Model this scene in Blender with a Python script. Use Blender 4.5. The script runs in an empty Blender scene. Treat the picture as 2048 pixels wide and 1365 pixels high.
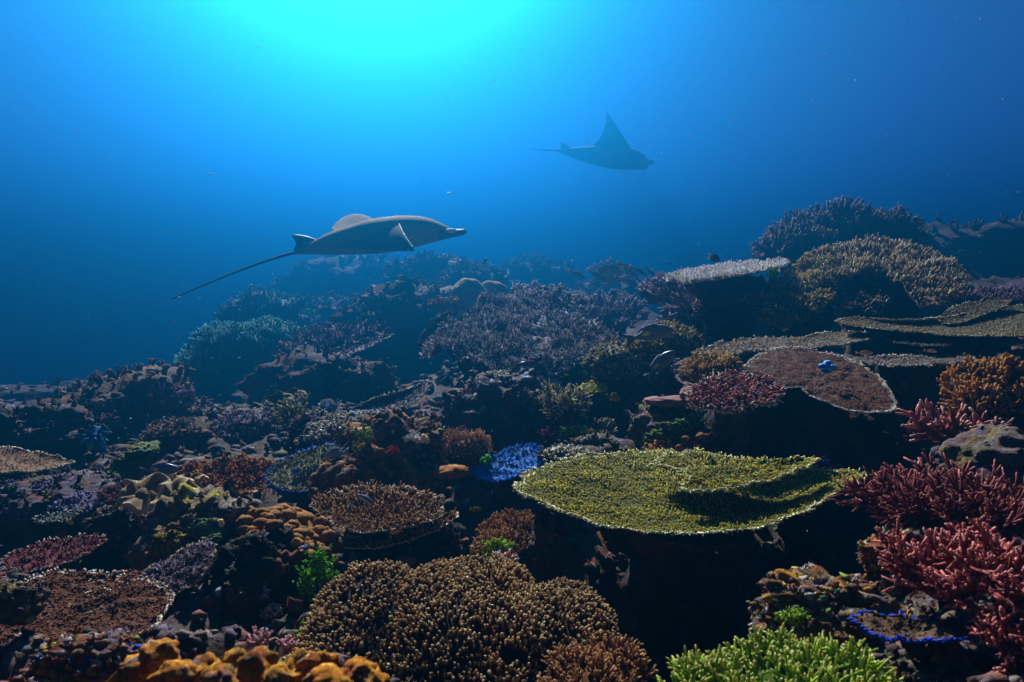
import bpy, bmesh, math, random
import numpy as np
from mathutils import Vector, Matrix

sc = bpy.context.scene
C = sc.collection
rng = np.random.default_rng(7)
random.seed(7)

# ------------------------------------------------------------------ camera
F = 1334.0                                   # focal length in pixels of the 2048-wide photograph
PITCH = math.radians(-5.2)
cam = bpy.data.cameras.new('camera'); cam_o = bpy.data.objects.new('camera', cam); C.objects.link(cam_o)
cam.sensor_width = 36; cam.lens = 36 * F / 2048; cam.clip_start = 0.02; cam.clip_end = 2000
cam_o.rotation_euler = (math.radians(90) + PITCH, 0, 0)
cam.dof.use_dof = True; cam.dof.focus_distance = 2.9; cam.dof.aperture_fstop = 6.5
sc.camera = cam_o

# ------------------------------------------------------------------ world, sun, exposure
EL, AZ = math.radians(37), math.radians(-12)
world = bpy.data.worlds.new('World'); sc.world = world; world.use_nodes = True
wn = world.node_tree
sky = wn.nodes.new('ShaderNodeTexSky'); sky.sky_type = 'NISHITA'; sky.sun_disc = False
sky.sun_elevation = EL; sky.sun_rotation = AZ
sky.air_density = 0.1; sky.dust_density = 0.0; sky.ozone_density = 8.0
wn.links.new(sky.outputs[0], wn.nodes['Background'].inputs[0])
wn.nodes['Background'].inputs[1].default_value = 0.06
sun = bpy.data.lights.new('sun', 'SUN'); sun.energy = 5.0; sun.angle = math.radians(0.6); sun.color = (1.0, 0.9, 0.7)
sun_o = bpy.data.objects.new('sun', sun); C.objects.link(sun_o)
SUN = Vector((math.sin(AZ) * math.cos(EL), math.cos(AZ) * math.cos(EL), math.sin(EL)))
sun_o.rotation_euler = SUN.to_track_quat('Z', 'Y').to_euler()
vs = sc.view_settings
vs.view_transform = 'Standard'; vs.look = 'None'; vs.exposure = 2.6; vs.gamma = 1.0; vs.use_curve_mapping = False
sc.cycles.use_denoising = True
sc.cycles.volume_bounces = 0
sc.cycles.max_bounces = 5; sc.cycles.diffuse_bounces = 3

# ------------------------------------------------------------------ helpers: points, noise
_c, _s = math.cos(PITCH), math.sin(PITCH)
FW = np.array((0, _c, _s)); UP = np.array((0, -_s, _c)); RT = np.array((1.0, 0, 0))
def P(px, py, D):
    """photo pixel + depth along the lens axis -> point in the world"""
    return D * (FW + (px - 1024) / F * RT + (682 - py) / F * UP)
def Pn(px, py, D):
    px, py, D = np.broadcast_arrays(np.asarray(px, float), py, D)
    return D[..., None] * (FW + ((px - 1024) / F)[..., None] * RT + ((682 - py) / F)[..., None] * UP)

def wd(D):
    """sizes up the far half of the reef: depth notes beyond 5 m stretch"""
    return np.where(np.asarray(D, float) < 5, D, 5 + (np.asarray(D, float) - 5) * 1.7) if np.ndim(D) else (D if D < 5 else 5 + (D - 5) * 1.7)

def _hash(ix, iy, iz, seed):
    h = (ix.astype(np.int64) * 374761393 + iy.astype(np.int64) * 668265263 + iz.astype(np.int64) * 2147483647 + seed * 1274126177) & 0xffffffff
    h = ((h ^ (h >> 13)) * 1274126177) & 0xffffffff
    h = ((h ^ (h >> 16)) * 2246822519) & 0xffffffff
    return ((h ^ (h >> 15)) & 0xffff) / 65535.0
def vnoise(p, seed=0):
    i = np.floor(p).astype(np.int64); f = p - i; f = f * f * (3 - 2 * f)
    r = 0
    for dx in (0, 1):
        for dy in (0, 1):
            for dz in (0, 1):
                w = (f[:, 0] if dx else 1 - f[:, 0]) * (f[:, 1] if dy else 1 - f[:, 1]) * (f[:, 2] if dz else 1 - f[:, 2])
                r = r + w * _hash(i[:, 0] + dx, i[:, 1] + dy, i[:, 2] + dz, seed)
    return r * 2 - 1
def fbm(p, oct=4, seed=0, gain=0.5):
    a, r = 1.0, 0
    for k in range(oct):
        r = r + a * vnoise(p * (2.03 ** k) + k * 17.3, seed + k); a *= gain
    return r
def cells(p, seed=0):
    """distance to the nearest feature point (rounded lumps)"""
    i = np.floor(p).astype(np.int64); best = np.full(len(p), 9.0)
    for dx in (-1, 0, 1):
        for dy in (-1, 0, 1):
            for dz in (-1, 0, 1):
                jx, jy, jz = i[:, 0] + dx, i[:, 1] + dy, i[:, 2] + dz
                q = np.stack((jx + _hash(jx, jy, jz, seed), jy + _hash(jx, jy, jz, seed + 11), jz + _hash(jx, jy, jz, seed + 23)), 1)
                best = np.minimum(best, ((p - q) ** 2).sum(1))
    return np.sqrt(best)
def unit(v):
    return v / np.maximum(np.linalg.norm(v, axis=-1, keepdims=True), 1e-9)

# ------------------------------------------------------------------ helpers: meshes and objects
class MB:
    """collects triangles with the point attributes tip (0 foot .. 1 tip) and rnd (one value per piece)"""
    def __init__(s): s.v, s.f, s.t, s.r, s.n = [], [], [], [], 0
    def add(s, V, T, tip=None, rnd=None):
        V = np.asarray(V, float); n = len(V)
        s.v.append(V); s.f.append(np.asarray(T, np.int64) + s.n)
        s.t.append(np.zeros(n) if tip is None else np.broadcast_to(tip, (n,)))
        s.r.append(np.full(n, 0.5) if rnd is None else np.broadcast_to(rnd, (n,)))
        s.n += n
        return s
    def mesh(s, name, smooth=True, org=None):
        V = np.concatenate(s.v); T = np.concatenate(s.f)
        if org is not None: V = V - np.asarray(org)
        me = bpy.data.meshes.new(name)
        me.vertices.add(len(V)); me.vertices.foreach_set('co', V.astype(np.float32).ravel())
        me.loops.add(T.size); me.loops.foreach_set('vertex_index', T.astype(np.int32).ravel())
        me.polygons.add(len(T)); me.polygons.foreach_set('loop_start', np.arange(0, T.size, 3, dtype=np.int32))
        me.update(calc_edges=True)
        me.polygons.foreach_set('use_smooth', np.full(len(T), smooth))
        for nm, arr in (('tip', s.t), ('rnd', s.r)):
            a = me.attributes.new(nm, 'FLOAT', 'POINT'); a.data.foreach_set('value', np.concatenate(arr).astype(np.float32))
        return me
    def build(s, name, mat, parent=None, stuff=False, smooth=True):
        """ONE mesh object; world-space vertices are moved into the parent's frame (parents are never rotated or scaled)"""
        org = np.array(parent_origin(parent)) if parent is not None else None
        o = bpy.data.objects.new(name, s.mesh(name, smooth, org)); C.objects.link(o)
        o.data.materials.append(mat)
        if parent is not None: o.parent = parent
        if stuff: o['kind'] = 'stuff'
        return o
def parent_origin(p):
    l = Vector((0, 0, 0))
    while p is not None:
        l += p.location; p = p.parent
    return l
def thing(name, label, cat, loc, group=None):
    o = bpy.data.objects.new(name, None); C.objects.link(o); o.empty_display_size = 0.05
    o.location = [float(q) for q in loc]
    return tag(o, label, cat, group)
def tag(o, label, cat, group=None):
    o['label'] = label; o['category'] = cat
    if group: o['group'] = group
    return o

def grid_tris(nu, nv, wrap_u=False):
    """nu x nv points, index i*nv+j"""
    i, j = np.meshgrid(np.arange(nu if wrap_u else nu - 1), np.arange(nv - 1), indexing='ij')
    a = i * nv + j; b = ((i + 1) % nu) * nv + j
    return np.concatenate((np.stack((a, b, b + 1), -1).reshape(-1, 3), np.stack((a, b + 1, a + 1), -1).reshape(-1, 3)))

_ico = {}
def ico(n):
    if n not in _ico:
        bm = bmesh.new(); bmesh.ops.create_icosphere(bm, subdivisions=n, radius=1.0)
        bm.verts.ensure_lookup_table()
        _ico[n] = (np.array([v.co[:] for v in bm.verts]), np.array([[v.index for v in f.verts] for f in bm.faces]))
        bm.free()
    return _ico[n]

def frames(d):
    d = unit(d)
    h = np.where(np.abs(d[:, 2:3]) < 0.9, np.array([[0, 0, 1.0]]), np.array([[1.0, 0, 0]]))
    a = unit(np.cross(h, d)); b = np.cross(d, a)
    return d, a, b
def fingers(mb, base, d, ln, r, sides=4, lod=0, taper=0.7, rnd=None, bend=0.0, sink=0.15):
    """many small blunt branches at once; tip attribute runs 0 to 1 along each"""
    n = len(base)
    if not n: return
    ln = np.broadcast_to(ln, (n,)); r = np.broadcast_to(r, (n,))
    d, a, b = frames(d)
    ts, rs = (((-sink, 1.0), (0.8, taper), (1.0, 0.0)) if lod == 0 else ((-sink, 1.0), (0.80, taper), (0.96, taper * 0.62), (1.0, 0.0)))[:], None
    rings = []; tips = []
    wob = rng.normal(0, 1, (n, 3)) * bend
    ang = rng.uniform(0, 6.28, n)
    for t, rr in ts:
        c = base + d * (ln * t)[:, None] + wob * (ln * max(t, 0) ** 2)[:, None]
        if rr == 0:
            rings.append(c[:, None, :]); tips.append(np.full((n, 1), 1.0))
        else:
            an = ang[:, None] + np.arange(sides) * (2 * math.pi / sides)
            rings.append(c[:, None, :] + (a[:, None, :] * np.cos(an)[..., None] + b[:, None, :] * np.sin(an)[..., None]) * (r * rr)[:, None, None])
            tips.append(np.full((n, sides), max(t, 0.0)))
    V = np.concatenate(rings, 1); k = V.shape[1]; nr = len(ts) - 1
    T = []
    for q in range(nr - 1):
        for s_ in range(sides):
            s2 = (s_ + 1) % sides
            A, B = q * sides + s_, q * sides + s2
            T += [(A, B, B + sides), (A, B + sides, A + sides)]
    for s_ in range(sides):
        T.append(((nr - 1) * sides + s_, (nr - 1) * sides + (s_ + 1) % sides, k - 1))
    T = (np.arange(n)[:, None, None] * k + np.array(T)[None]).reshape(-1, 3)
    rn = rng.uniform(0, 1, n) if rnd is None else np.broadcast_to(rnd, (n,))
    mb.add(V.reshape(-1, 3), T, np.concatenate(tips, 1).ravel(), np.repeat(rn, k))
def tube(mb, pts, rad, sides=8, tip0=0.0, tip1=1.0, rnd=None, cap=True, rough=0.0):
    pts = np.asarray(pts, float); n = len(pts); rad = np.broadcast_to(rad, (n,))
    d = unit(np.gradient(pts, axis=0)); d, a, b = frames(d)
    for i in range(1, n):                                       # keep frames from twisting
        a[i] = unit(a[i - 1] - d[i] * np.dot(a[i - 1], d[i])); b[i] = np.cross(d[i], a[i])
    an = np.arange(sides) * (2 * math.pi / sides)
    rr = rad[:, None] * (1 + (rng.normal(0, rough, (n, sides)) if rough else 0))
    V = pts[:, None] + (a[:, None] * np.cos(an)[None, :, None] + b[:, None] * np.sin(an)[None, :, None]) * rr[..., None]
    V = V.reshape(-1, 3); T = []
    for i in range(n - 1):
        for s_ in range(sides):
            A, B = i * sides + s_, i * sides + (s_ + 1) % sides
            T += [(A, B, B + sides), (A, B + sides, A + sides)]
    tip = np.repeat(np.linspace(tip0, tip1, n), sides)
    if cap:
        e = pts[-1] + d[-1] * rad[-1] * 0.8
        V = np.vstack((V, e[None], (pts[0])[None])); m = len(V)
        for s_ in range(sides):
            T.append(((n - 1) * sides + s_, (n - 1) * sides + (s_ + 1) % sides, m - 2))
            T.append(((s_ + 1) % sides, s_, m - 1))
        tip = np.append(tip, (tip1, tip0))
    mb.add(V, T, tip, rnd)

# ------------------------------------------------------------------ materials
def lin(h):
    """hex sRGB -> linear"""
    c = [int(h[i:i + 2], 16) / 255 for i in (0, 2, 4)]
    return tuple(q / 12.92 if q <= 0.04045 else ((q + 0.055) / 1.055) ** 2.4 for q in c)
def col(c): return (*(lin(c) if isinstance(c, str) else c), 1.0)
class NT:
    def __init__(s, name):
        s.m = bpy.data.materials.new(name); s.m.use_nodes = True; s.t = s.m.node_tree; s.b = s.t.nodes['Principled BSDF']
        s.b.inputs['Roughness'].default_value = 0.75
        s.b.inputs['Specular IOR Level'].default_value = 0.04      # wet surfaces under water hardly shine
    def n(s, typ, **k):
        o = s.t.nodes.new('ShaderNode' + typ)
        for a, v in k.items(): setattr(o, a, v)
        return o
    def l(s, a, b): s.t.links.new(a, b)
    def pos(s):
        return s.n('NewGeometry').outputs['Position']
    def noise(s, scale, detail=4, rough=0.55, vec=None, dist=0.0):
        o = s.n('TexNoise'); o.inputs['Scale'].default_value = scale; o.inputs['Detail'].default_value = detail
        o.inputs['Roughness'].default_value = rough; o.inputs['Distortion'].default_value = dist
        s.l(vec if vec is not None else s.pos(), o.inputs['Vector'])
        return o.outputs['Fac']
    def ramp(s, fac, stops, interp='LINEAR'):
        o = s.n('ValToRGB'); o.color_ramp.interpolation = interp; e = o.color_ramp.elements
        while len(e) < len(stops): e.new(0.5)
        for q, (p, c) in zip(e, stops):
            q.position = p; q.color = col(c) if not isinstance(c, (int, float)) else (c, c, c, 1)
        s.l(fac, o.inputs[0]); return o.outputs[0]
    def mix(s, fac, a, b, blend='MIX'):
        o = s.n('Mix', data_type='RGBA', blend_type=blend)
        for sock, v in ((o.inputs[0], fac), (o.inputs[6], a), (o.inputs[7], b)):
            if isinstance(v, (int, float)): sock.default_value = v
            elif isinstance(v, (tuple, list, str)): sock.default_value = col(v)
            else: s.l(v, sock)
        return o.outputs[2]
    def attr(s, nm):
        o = s.n('Attribute', attribute_name=nm); return o.outputs['Fac']
    def bump(s, h, strength=0.4, dist=0.01):
        o = s.n('Bump'); o.inputs['Strength'].default_value = strength; o.inputs['Distance'].default_value = dist
        s.l(h, o.inputs['Height']); s.l(o.outputs[0], s.b.inputs['Normal'])
    def out(s, c):
        if isinstance(c, (tuple, list, str)): s.b.inputs['Base Color'].default_value = col(c)
        else: s.l(c, s.b.inputs['Base Color'])
        return s.m
_mc = {}
def coral_mat(base, tip, lo=0.35, hi=0.95, scale=9.0, var=0.35, other=None):
    """branch colour: base at the foot of each branchlet, tip at its end, mottled colony-wide"""
    key = ('c', base, tip, lo, hi, scale, var, other)
    if key in _mc: return _mc[key]
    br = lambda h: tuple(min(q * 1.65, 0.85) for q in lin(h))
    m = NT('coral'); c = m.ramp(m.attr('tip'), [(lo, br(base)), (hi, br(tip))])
    if other: c = m.mix(m.ramp(m.noise(scale * 0.6, 3), [(0.48, 0.0), (0.62, 1.0)]), c, other)
    v = m.ramp(m.noise(scale, 4, 0.6), [(0.3, 1 - var), (0.7, 1.0)])
    c = m.mix(1.0, c, v, 'MULTIPLY')
    v2 = m.ramp(m.attr('rnd'), [(0.0, 0.55), (1.0, 1.0)])
    c = m.mix(1.0, c, v2, 'MULTIPLY')
    m.bump(m.noise(220, 4, 0.7), 0.6, 0.006)
    _mc[key] = m.out(c); return _mc[key]
def rock_mat(cols, scale=5.0, patch=None, patch_scale=4.0, patch_amt=0.55, fine=60.0, bump=0.8, seed=0.0):
    """dead reef rock under crusts: a ramp over warped noise, colour patches and fine speckle"""
    key = ('r', tuple(cols), scale, patch, patch_scale, patch_amt, fine, seed)
    if key in _mc: return _mc[key]
    m = NT('encrusted_rock')
    off = m.n('VectorMath', operation='ADD'); m.l(m.pos(), off.inputs[0]); off.inputs[1].default_value = (seed, seed * 1.7, seed * 0.6)
    v = off.outputs[0]
    n = len(cols)
    dk = lambda q: tuple(x * 0.8 for x in lin(q))
    c = m.ramp(m.noise(scale, 7, 0.68, v, 0.6), [(0.28 + 0.44 * i / (n - 1), dk(q)) for i, q in enumerate(cols)])
    c2 = m.ramp(m.noise(fine, 3, 0.6, v), [(0.34, 0.35), (0.5, 0.8), (0.68, 1.0)])
    c = m.mix(1.0, c, c2, 'MULTIPLY')
    vo = m.n('TexVoronoi'); vo.inputs['Scale'].default_value = scale * 5; m.l(v, vo.inputs['Vector'])
    sp = m.ramp(vo.outputs['Color'], [(0.80, 0.0), (0.86, 0.55)])
    c = m.mix(sp, c, cols[-1])
    wv = m.n('VectorMath', operation='MULTIPLY_ADD'); nz = m.n('TexNoise'); nz.inputs['Scale'].default_value = scale * 3; m.l(v, nz.inputs['Vector'])
    m.l(nz.outputs['Color'], wv.inputs[0]); wv.inputs[1].default_value = (0.6 / scale,) * 3; m.l(v, wv.inputs[2])
    v2 = m.n('TexVoronoi'); v2.inputs['Scale'].default_value = scale * 1.6; m.l(wv.outputs[0], v2.inputs['Vector'])
    cr = m.ramp(v2.outputs['Color'], [(0.0, '4a2a40'), (0.2, '5a4a18'), (0.36, '2c3a22'), (0.5, '6a3418'), (0.62, '5a5262'), (0.76, '4a4030'), (0.88, '6a5a58')], 'CONSTANT')
    c = m.mix(m.ramp(m.noise(scale * 1.3, 5, 0.65, v), [(0.48, 0.0), (0.56, 0.75)]), c, cr)
    if patch:
        k = m.ramp(m.noise(patch_scale, 4, 0.6, v, 0.3), [(patch_amt, 0.0), (patch_amt + 0.06, 0.9)])
        c = m.mix(k, c, patch)
    m.bump(m.noise(fine * 0.8, 6, 0.7, v), bump, 0.03)
    _mc[key] = m.out(c); return _mc[key]
def growth_mat(cols):
    key = ('g', tuple(cols))
    if key in _mc: return _mc[key]
    m = NT('growth'); n = len(cols)
    c = m.ramp(m.attr('rnd'), [(i / n, tuple(v * 0.95 for v in lin(q))) for i, q in enumerate(cols)], 'CONSTANT')
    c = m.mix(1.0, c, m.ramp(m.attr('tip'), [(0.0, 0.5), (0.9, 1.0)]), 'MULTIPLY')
    c = m.mix(1.0, c, m.ramp(m.noise(50, 3), [(0.3, 0.6), (0.7, 1.0)]), 'MULTIPLY')
    m.bump(m.noise(200, 3), 0.5, 0.006)
    _mc[key] = m.out(c); return _mc[key]
def skin_mat(name, c1, c2, scale=6, rough=0.55, fine=90):
    m = NT(name); m.b.inputs['Roughness'].default_value = rough
    c = m.ramp(m.noise(scale, 5, 0.6), [(0.35, c1), (0.65, c2)])
    c = m.mix(1.0, c, m.ramp(m.noise(fine, 3), [(0.3, 0.75), (0.7, 1.0)]), 'MULTIPLY')
    m.bump(m.noise(fine * 2, 3), 0.3, 0.004)
    return m.out(c)

# ------------------------------------------------------------------ the reef bed: one sheet out to where the water swallows it
GC = np.array([
 (-500,1500,.8),(200,1470,.9),(700,1500,.9),(1200,1560,.9),(1700,1500,.9),(2200,1450,.9),(2700,1450,.9),
 (-400,1300,1.6),(100,1270,1.6),(500,1240,1.7),(900,1380,1.5),(1300,1400,1.9),(1700,1290,1.5),(2100,1190,1.6),(2700,1150,1.7),
 (-400,1110,2.6),(50,1080,2.6),(350,1110,2.3),(700,1110,2.4),(1000,1150,2.6),(1350,1180,2.6),(1700,1130,2.5),(2100,1030,2.4),(2700,950,2.4),
 (-400,980,3.4),(100,965,3.4),(400,940,3.2),(800,950,3.1),(1100,960,3.3),(1400,960,3.4),(1700,930,3.4),(2100,880,3.2),(2700,820,3.2),
 (-400,880,4.8),(100,870,4.8),(350,870,4.5),(600,845,4.5),(850,850,4.6),(1100,830,4.6),(1400,790,4.6),(1700,800,4.6),(2100,760,4.4),(2700,700,4.4),
 (-400,840,7),(0,820,7),(250,800,6.5),(450,800,7),(650,770,6.5),(850,745,6.3),(1050,720,6.5),(1300,700,6.5),(1500,670,6.5),(1750,640,6.5),(2100,630,6.5),(2700,570,6.5),
 (-400,845,10),(100,815,10),(400,735,9.5),(600,705,9.5),(800,655,9),(1000,632,8.8),(1250,628,8.8),(1450,610,9),(1700,560,9),(2000,535,9),(2700,470,10),
 (-400,850,16),(0,835,16),(500,740,15),(750,640,14),(1070,612,15),(1400,615,14),(1700,565,14),(2100,520,14),(2700,450,16),
 (-400,815,34),(0,805,34),(500,745,34),(1000,670,34),(2000,590,34),(2700,560,34),(-400,760,90),(200,740,90),(1000,650,90),(2700,600,90)], float)
GC[:, 2] = wd(GC[:, 2])
def _feat(px, D): return np.stack((px / 520.0, np.log(D) * 1.9), -1)
def _tps(r2): return np.where(r2 > 0, 0.5 * r2 * np.log(np.maximum(r2, 1e-12)), 0)
_X = _feat(GC[:, 0], GC[:, 2]); _n = len(_X)
_K = _tps(((_X[:, None] - _X[None]) ** 2).sum(-1)) + np.eye(_n) * 0.02
_Q = np.hstack((np.ones((_n, 1)), _X))
_W = np.linalg.solve(np.block([[_K, _Q], [_Q.T, np.zeros((3, 3))]]), np.concatenate((GC[:, 1], np.zeros(3))))
def ground_py(px, D):
    f = _feat(np.asarray(px, float), np.asarray(D, float)); sh = f.shape[:-1]; f = f.reshape(-1, 2); out = np.empty(len(f))
    for a in range(0, len(f), 20000):
        g = f[a:a + 20000]
        out[a:a + 20000] = _tps(((g[:, None] - _X[None]) ** 2).sum(-1)) @ _W[:_n] + _W[_n] + g @ _W[_n + 1:]
    return out.reshape(sh)
def ground_rough(xyz):
    p = xyz * np.array((1, 1, 0.4)); y = np.clip(xyz[:, 1], 0, 40)
    a = np.clip(y / 6, 0.25, 3.0)
    lump = 0.5 - cells(p * (2.6 / a[:, None] ** 0.6), 5)
    return 0.10 * a * fbm(p * 1.1, 3, 3) + 0.13 * a ** 0.8 * lump + 0.05 * fbm(p * 6, 4, 9) + 0.05 * (0.5 - cells(p * 9.0, 15)) + 0.012 * fbm(p * 38, 3, 19)
def ground(px, D):
    """a point on the reef bed"""
    px = np.atleast_1d(np.asarray(px, float)); D = np.broadcast_to(np.asarray(D, float), px.shape)
    q = Pn(px, ground_py(px, D), D)
    q[:, 2] += ground_rough(q); return q
def ground_z(x, y):
    z = -0.6
    for _ in range(6):
        w = np.array((x, y, z)); D = max(w @ FW, 0.3); px = 1024 + F * x / D
        q = P(px, float(ground_py(np.array([px]), np.array([D]))[0]), D)
        z = q[2] + (y - q[1]) * 0.15
    return float(z + ground_rough(np.array([[x, y, z]]))[0])

NU, NV = 360, 290
pxs = np.linspace(-1100, 3150, NU); Ds = np.exp(np.linspace(math.log(0.42), math.log(200), NV))
gx, gD = np.meshgrid(pxs, Ds, indexing='ij')
gv = Pn(gx, ground_py(gx, gD), gD).reshape(-1, 3)
gv[:, 2] += ground_rough(gv)
mb = MB(); mb.add(gv, grid_tris(NU, NV))
REEF = ['161314', '2c2624', '43362f', '58493e', '6e6058']
bed = mb.build('reef_bed', rock_mat(REEF, 2.2, '5d3f3c', 1.7, 0.56, 34.0))
bed['kind'] = 'structure'

# the water itself: one even body of water from below the reef up to the surface
WTOP, WBOT = 4.8, -26.0
bm = bmesh.new(); bmesh.ops.create_cube(bm, size=1.0)
for v in bm.verts: v.co = Vector((v.co.x * 420, v.co.y * 420 + 120, WBOT + (v.co.z + 0.5) * (WTOP - WBOT)))
me = bpy.data.meshes.new('water'); bm.to_mesh(me); bm.free()
water = bpy.data.objects.new('water', me); C.objects.link(water); water['kind'] = 'structure'
wm = bpy.data.materials.new('sea_water'); wm.use_nodes = True; t = wm.node_tree
t.nodes.remove(t.nodes['Principled BSDF'])
def vol(kind, c, d, g=None):
    o = t.nodes.new(kind); o.inputs['Color'].default_value = (*c, 1); o.inputs['Density'].default_value = d
    if g is not None: o.inputs['Anisotropy'].default_value = g
    return o
vols = [vol('ShaderNodeVolumeScatter', (0, 0.05, 1), 0.06, 0.928),
        vol('ShaderNodeVolumeScatter', (0.03, 1, 0.2), 0.0215, 0.94),
        vol('ShaderNodeVolumeAbsorption', (-0.2, 0.24, 0.78), 0.1)]
last = vols[0]
for o in vols[1:]:
    a = t.nodes.new('ShaderNodeAddShader'); t.links.new(last.outputs[0], a.inputs[0]); t.links.new(o.outputs[0], a.inputs[1]); last = a
t.links.new(last.outputs[0], t.nodes['Material Output'].inputs['Volume'])
me.materials.append(wm)

# ------------------------------------------------------------------ builders
def rocky(mb, c, r, seed, sub=5, amp=0.28, lump=0.22, freq=1.6, rot=0.0, ridge=0.0):
    """a lumpy boulder; returns its surface points and normals"""
    V, T = ico(sub)
    r = np.broadcast_to(np.asarray(r, float), (3,))
    q = V * freq + seed * 3.1
    k = 1 + amp * fbm(q, 6, seed, 0.6) + lump * (0.55 - cells(q * 1.7, seed + 5)) + lump * 0.4 * (0.5 - cells(q * 4.1, seed + 8))
    if ridge: k = k + ridge * (0.5 - 1.6 * np.abs(vnoise(q * 1.35 + 0.8 * np.stack((vnoise(q, 71), vnoise(q, 72), vnoise(q, 73)), 1), seed + 50)) ** 0.7)
    W = V * k[:, None] * r
    cr, sr = math.cos(rot), math.sin(rot)
    W = np.stack((W[:, 0] * cr - W[:, 1] * sr, W[:, 0] * sr + W[:, 1] * cr, W[:, 2]), 1) + c
    mb.add(W, T)
    fn = np.cross(W[T[:, 1]] - W[T[:, 0]], W[T[:, 2]] - W[T[:, 0]])
    N = np.zeros_like(W)
    for i in range(3): np.add.at(N, T[:, i], fn)
    return W, unit(N)
def lumps(mb, pts, nrm, size, sub=1, squash=0.7):
    """little rounded growths pressed onto a surface"""
    V, T = ico(sub); n = len(pts)
    if not n: return
    size = np.broadcast_to(size, (n,))
    d, a, b = frames(nrm)
    j = np.clip(1 + rng.normal(0, 0.32, (n, len(V))), 0.35, 1.9)
    L = V[None] * j[..., None] * size[:, None, None]
    el = rng.uniform(0.7, 1.4, (n, 1))
    W = pts[:, None] + a[:, None] * (L[..., 0] * el)[..., None] + b[:, None] * (L[..., 1] / el)[..., None] + d[:, None] * (L[..., 2] * squash)[..., None]
    k = len(V)
    T = (np.arange(n)[:, None, None] * k + T[None]).reshape(-1, 3)
    mb.add(W.reshape(-1, 3), T, np.tile((V[:, 2] + 1) / 2, n), np.repeat(rng.uniform(0, 1, n), k))
def tufts(mb, pts, nrm, size, per=7, lod=0):
    """tiny bushes of stubby branchlets"""
    n = len(pts)
    if not n: return
    size = np.repeat(np.broadcast_to(size, (n,)), per)
    d = unit(np.repeat(nrm, per, 0) + np.array((0, 0, 0.5)) + rng.normal(0, 0.55, (n * per, 3)))
    fingers(mb, np.repeat(pts, per, 0) + rng.normal(0, 0.12, (n * per, 3)) * size[:, None], d, size * rng.uniform(0.6, 1.1, n * per), size * 0.16, 4, lod, 0.8, np.repeat(rng.uniform(0, 1, n), per))

GROW = ['4a3a3c', '6b5a55', '6e4a3a', '5a5a3c', '7a6a72', '8a7a60', '3c3436', '6a4048']
def rock(name, label, px, py, D, w, h, seed, mat=None, depth=None, grow=GROW, n_grow=260, gs=0.018, amp=0.28, lump=0.22, cat='rock', tuft=60, sub=5, freq=1.6, rot=0.0):
    """boulder given by its centre pixel, depth and half-size in pixels"""
    sub = 6 if D < 1.9 and sub == 5 and w > 70 else 4 if D > 4.5 else sub
    k_ = wd(D) / D; D = wd(D); gs *= k_; depth = depth * k_ if depth else None
    c = P(px, py, D); s = D / F
    rx, rz = w * s, h * s; ry = depth if depth else (rx + rz) / 2
    t = thing(name, label, cat, (c[0], c[1], c[2] - rz))
    mb = MB(); W, N = rocky(mb, c, (rx, ry, rz), seed, sub, amp, lump, freq, rot)
    mb.build('boulder', mat or rock_mat(REEF, 4.0 / max(rx, 0.2), seed=float(seed)), t)
    ok = np.where((N[:, 2] > -0.25))[0]
    g = MB(); n_grow = int(n_grow * 0.6)
    if n_grow:
        i = rng.choice(ok, n_grow); lumps(g, W[i], N[i], (0.2 + 0.8 * rng.random(n_grow) ** 3) * gs * 0.8)
    tuft = int(tuft * 0.35)
    if tuft:
        i = rng.choice(ok, tuft); tufts(g, W[i], N[i], rng.uniform(0.6, 1.2, tuft) * gs * 1.3)
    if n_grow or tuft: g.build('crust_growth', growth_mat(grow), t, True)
    return t

def resample(poly, m):
    """closed Catmull-Rom through the outline, m points even in length"""
    p = np.asarray(poly, float); n = len(p); out = []
    for i in range(n):
        a, b, c_, d = p[i - 1], p[i], p[(i + 1) % n], p[(i + 2) % n]
        u = np.linspace(0, 1, 16, endpoint=False)[:, None]
        out.append(0.5 * ((2 * b) + (c_ - a) * u + (2 * a - 5 * b + 4 * c_ - d) * u ** 2 + (3 * b - a - 3 * c_ + d) * u ** 3))
    q = np.concatenate(out); q = np.vstack((q, q[:1]))
    L = np.concatenate(([0], np.cumsum(np.linalg.norm(np.diff(q, axis=0), axis=1))))
    s = np.linspace(0, L[-1], m, endpoint=False)
    return np.stack([np.interp(s, L, q[:, k]) for k in range(q.shape[1])], 1)

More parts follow.
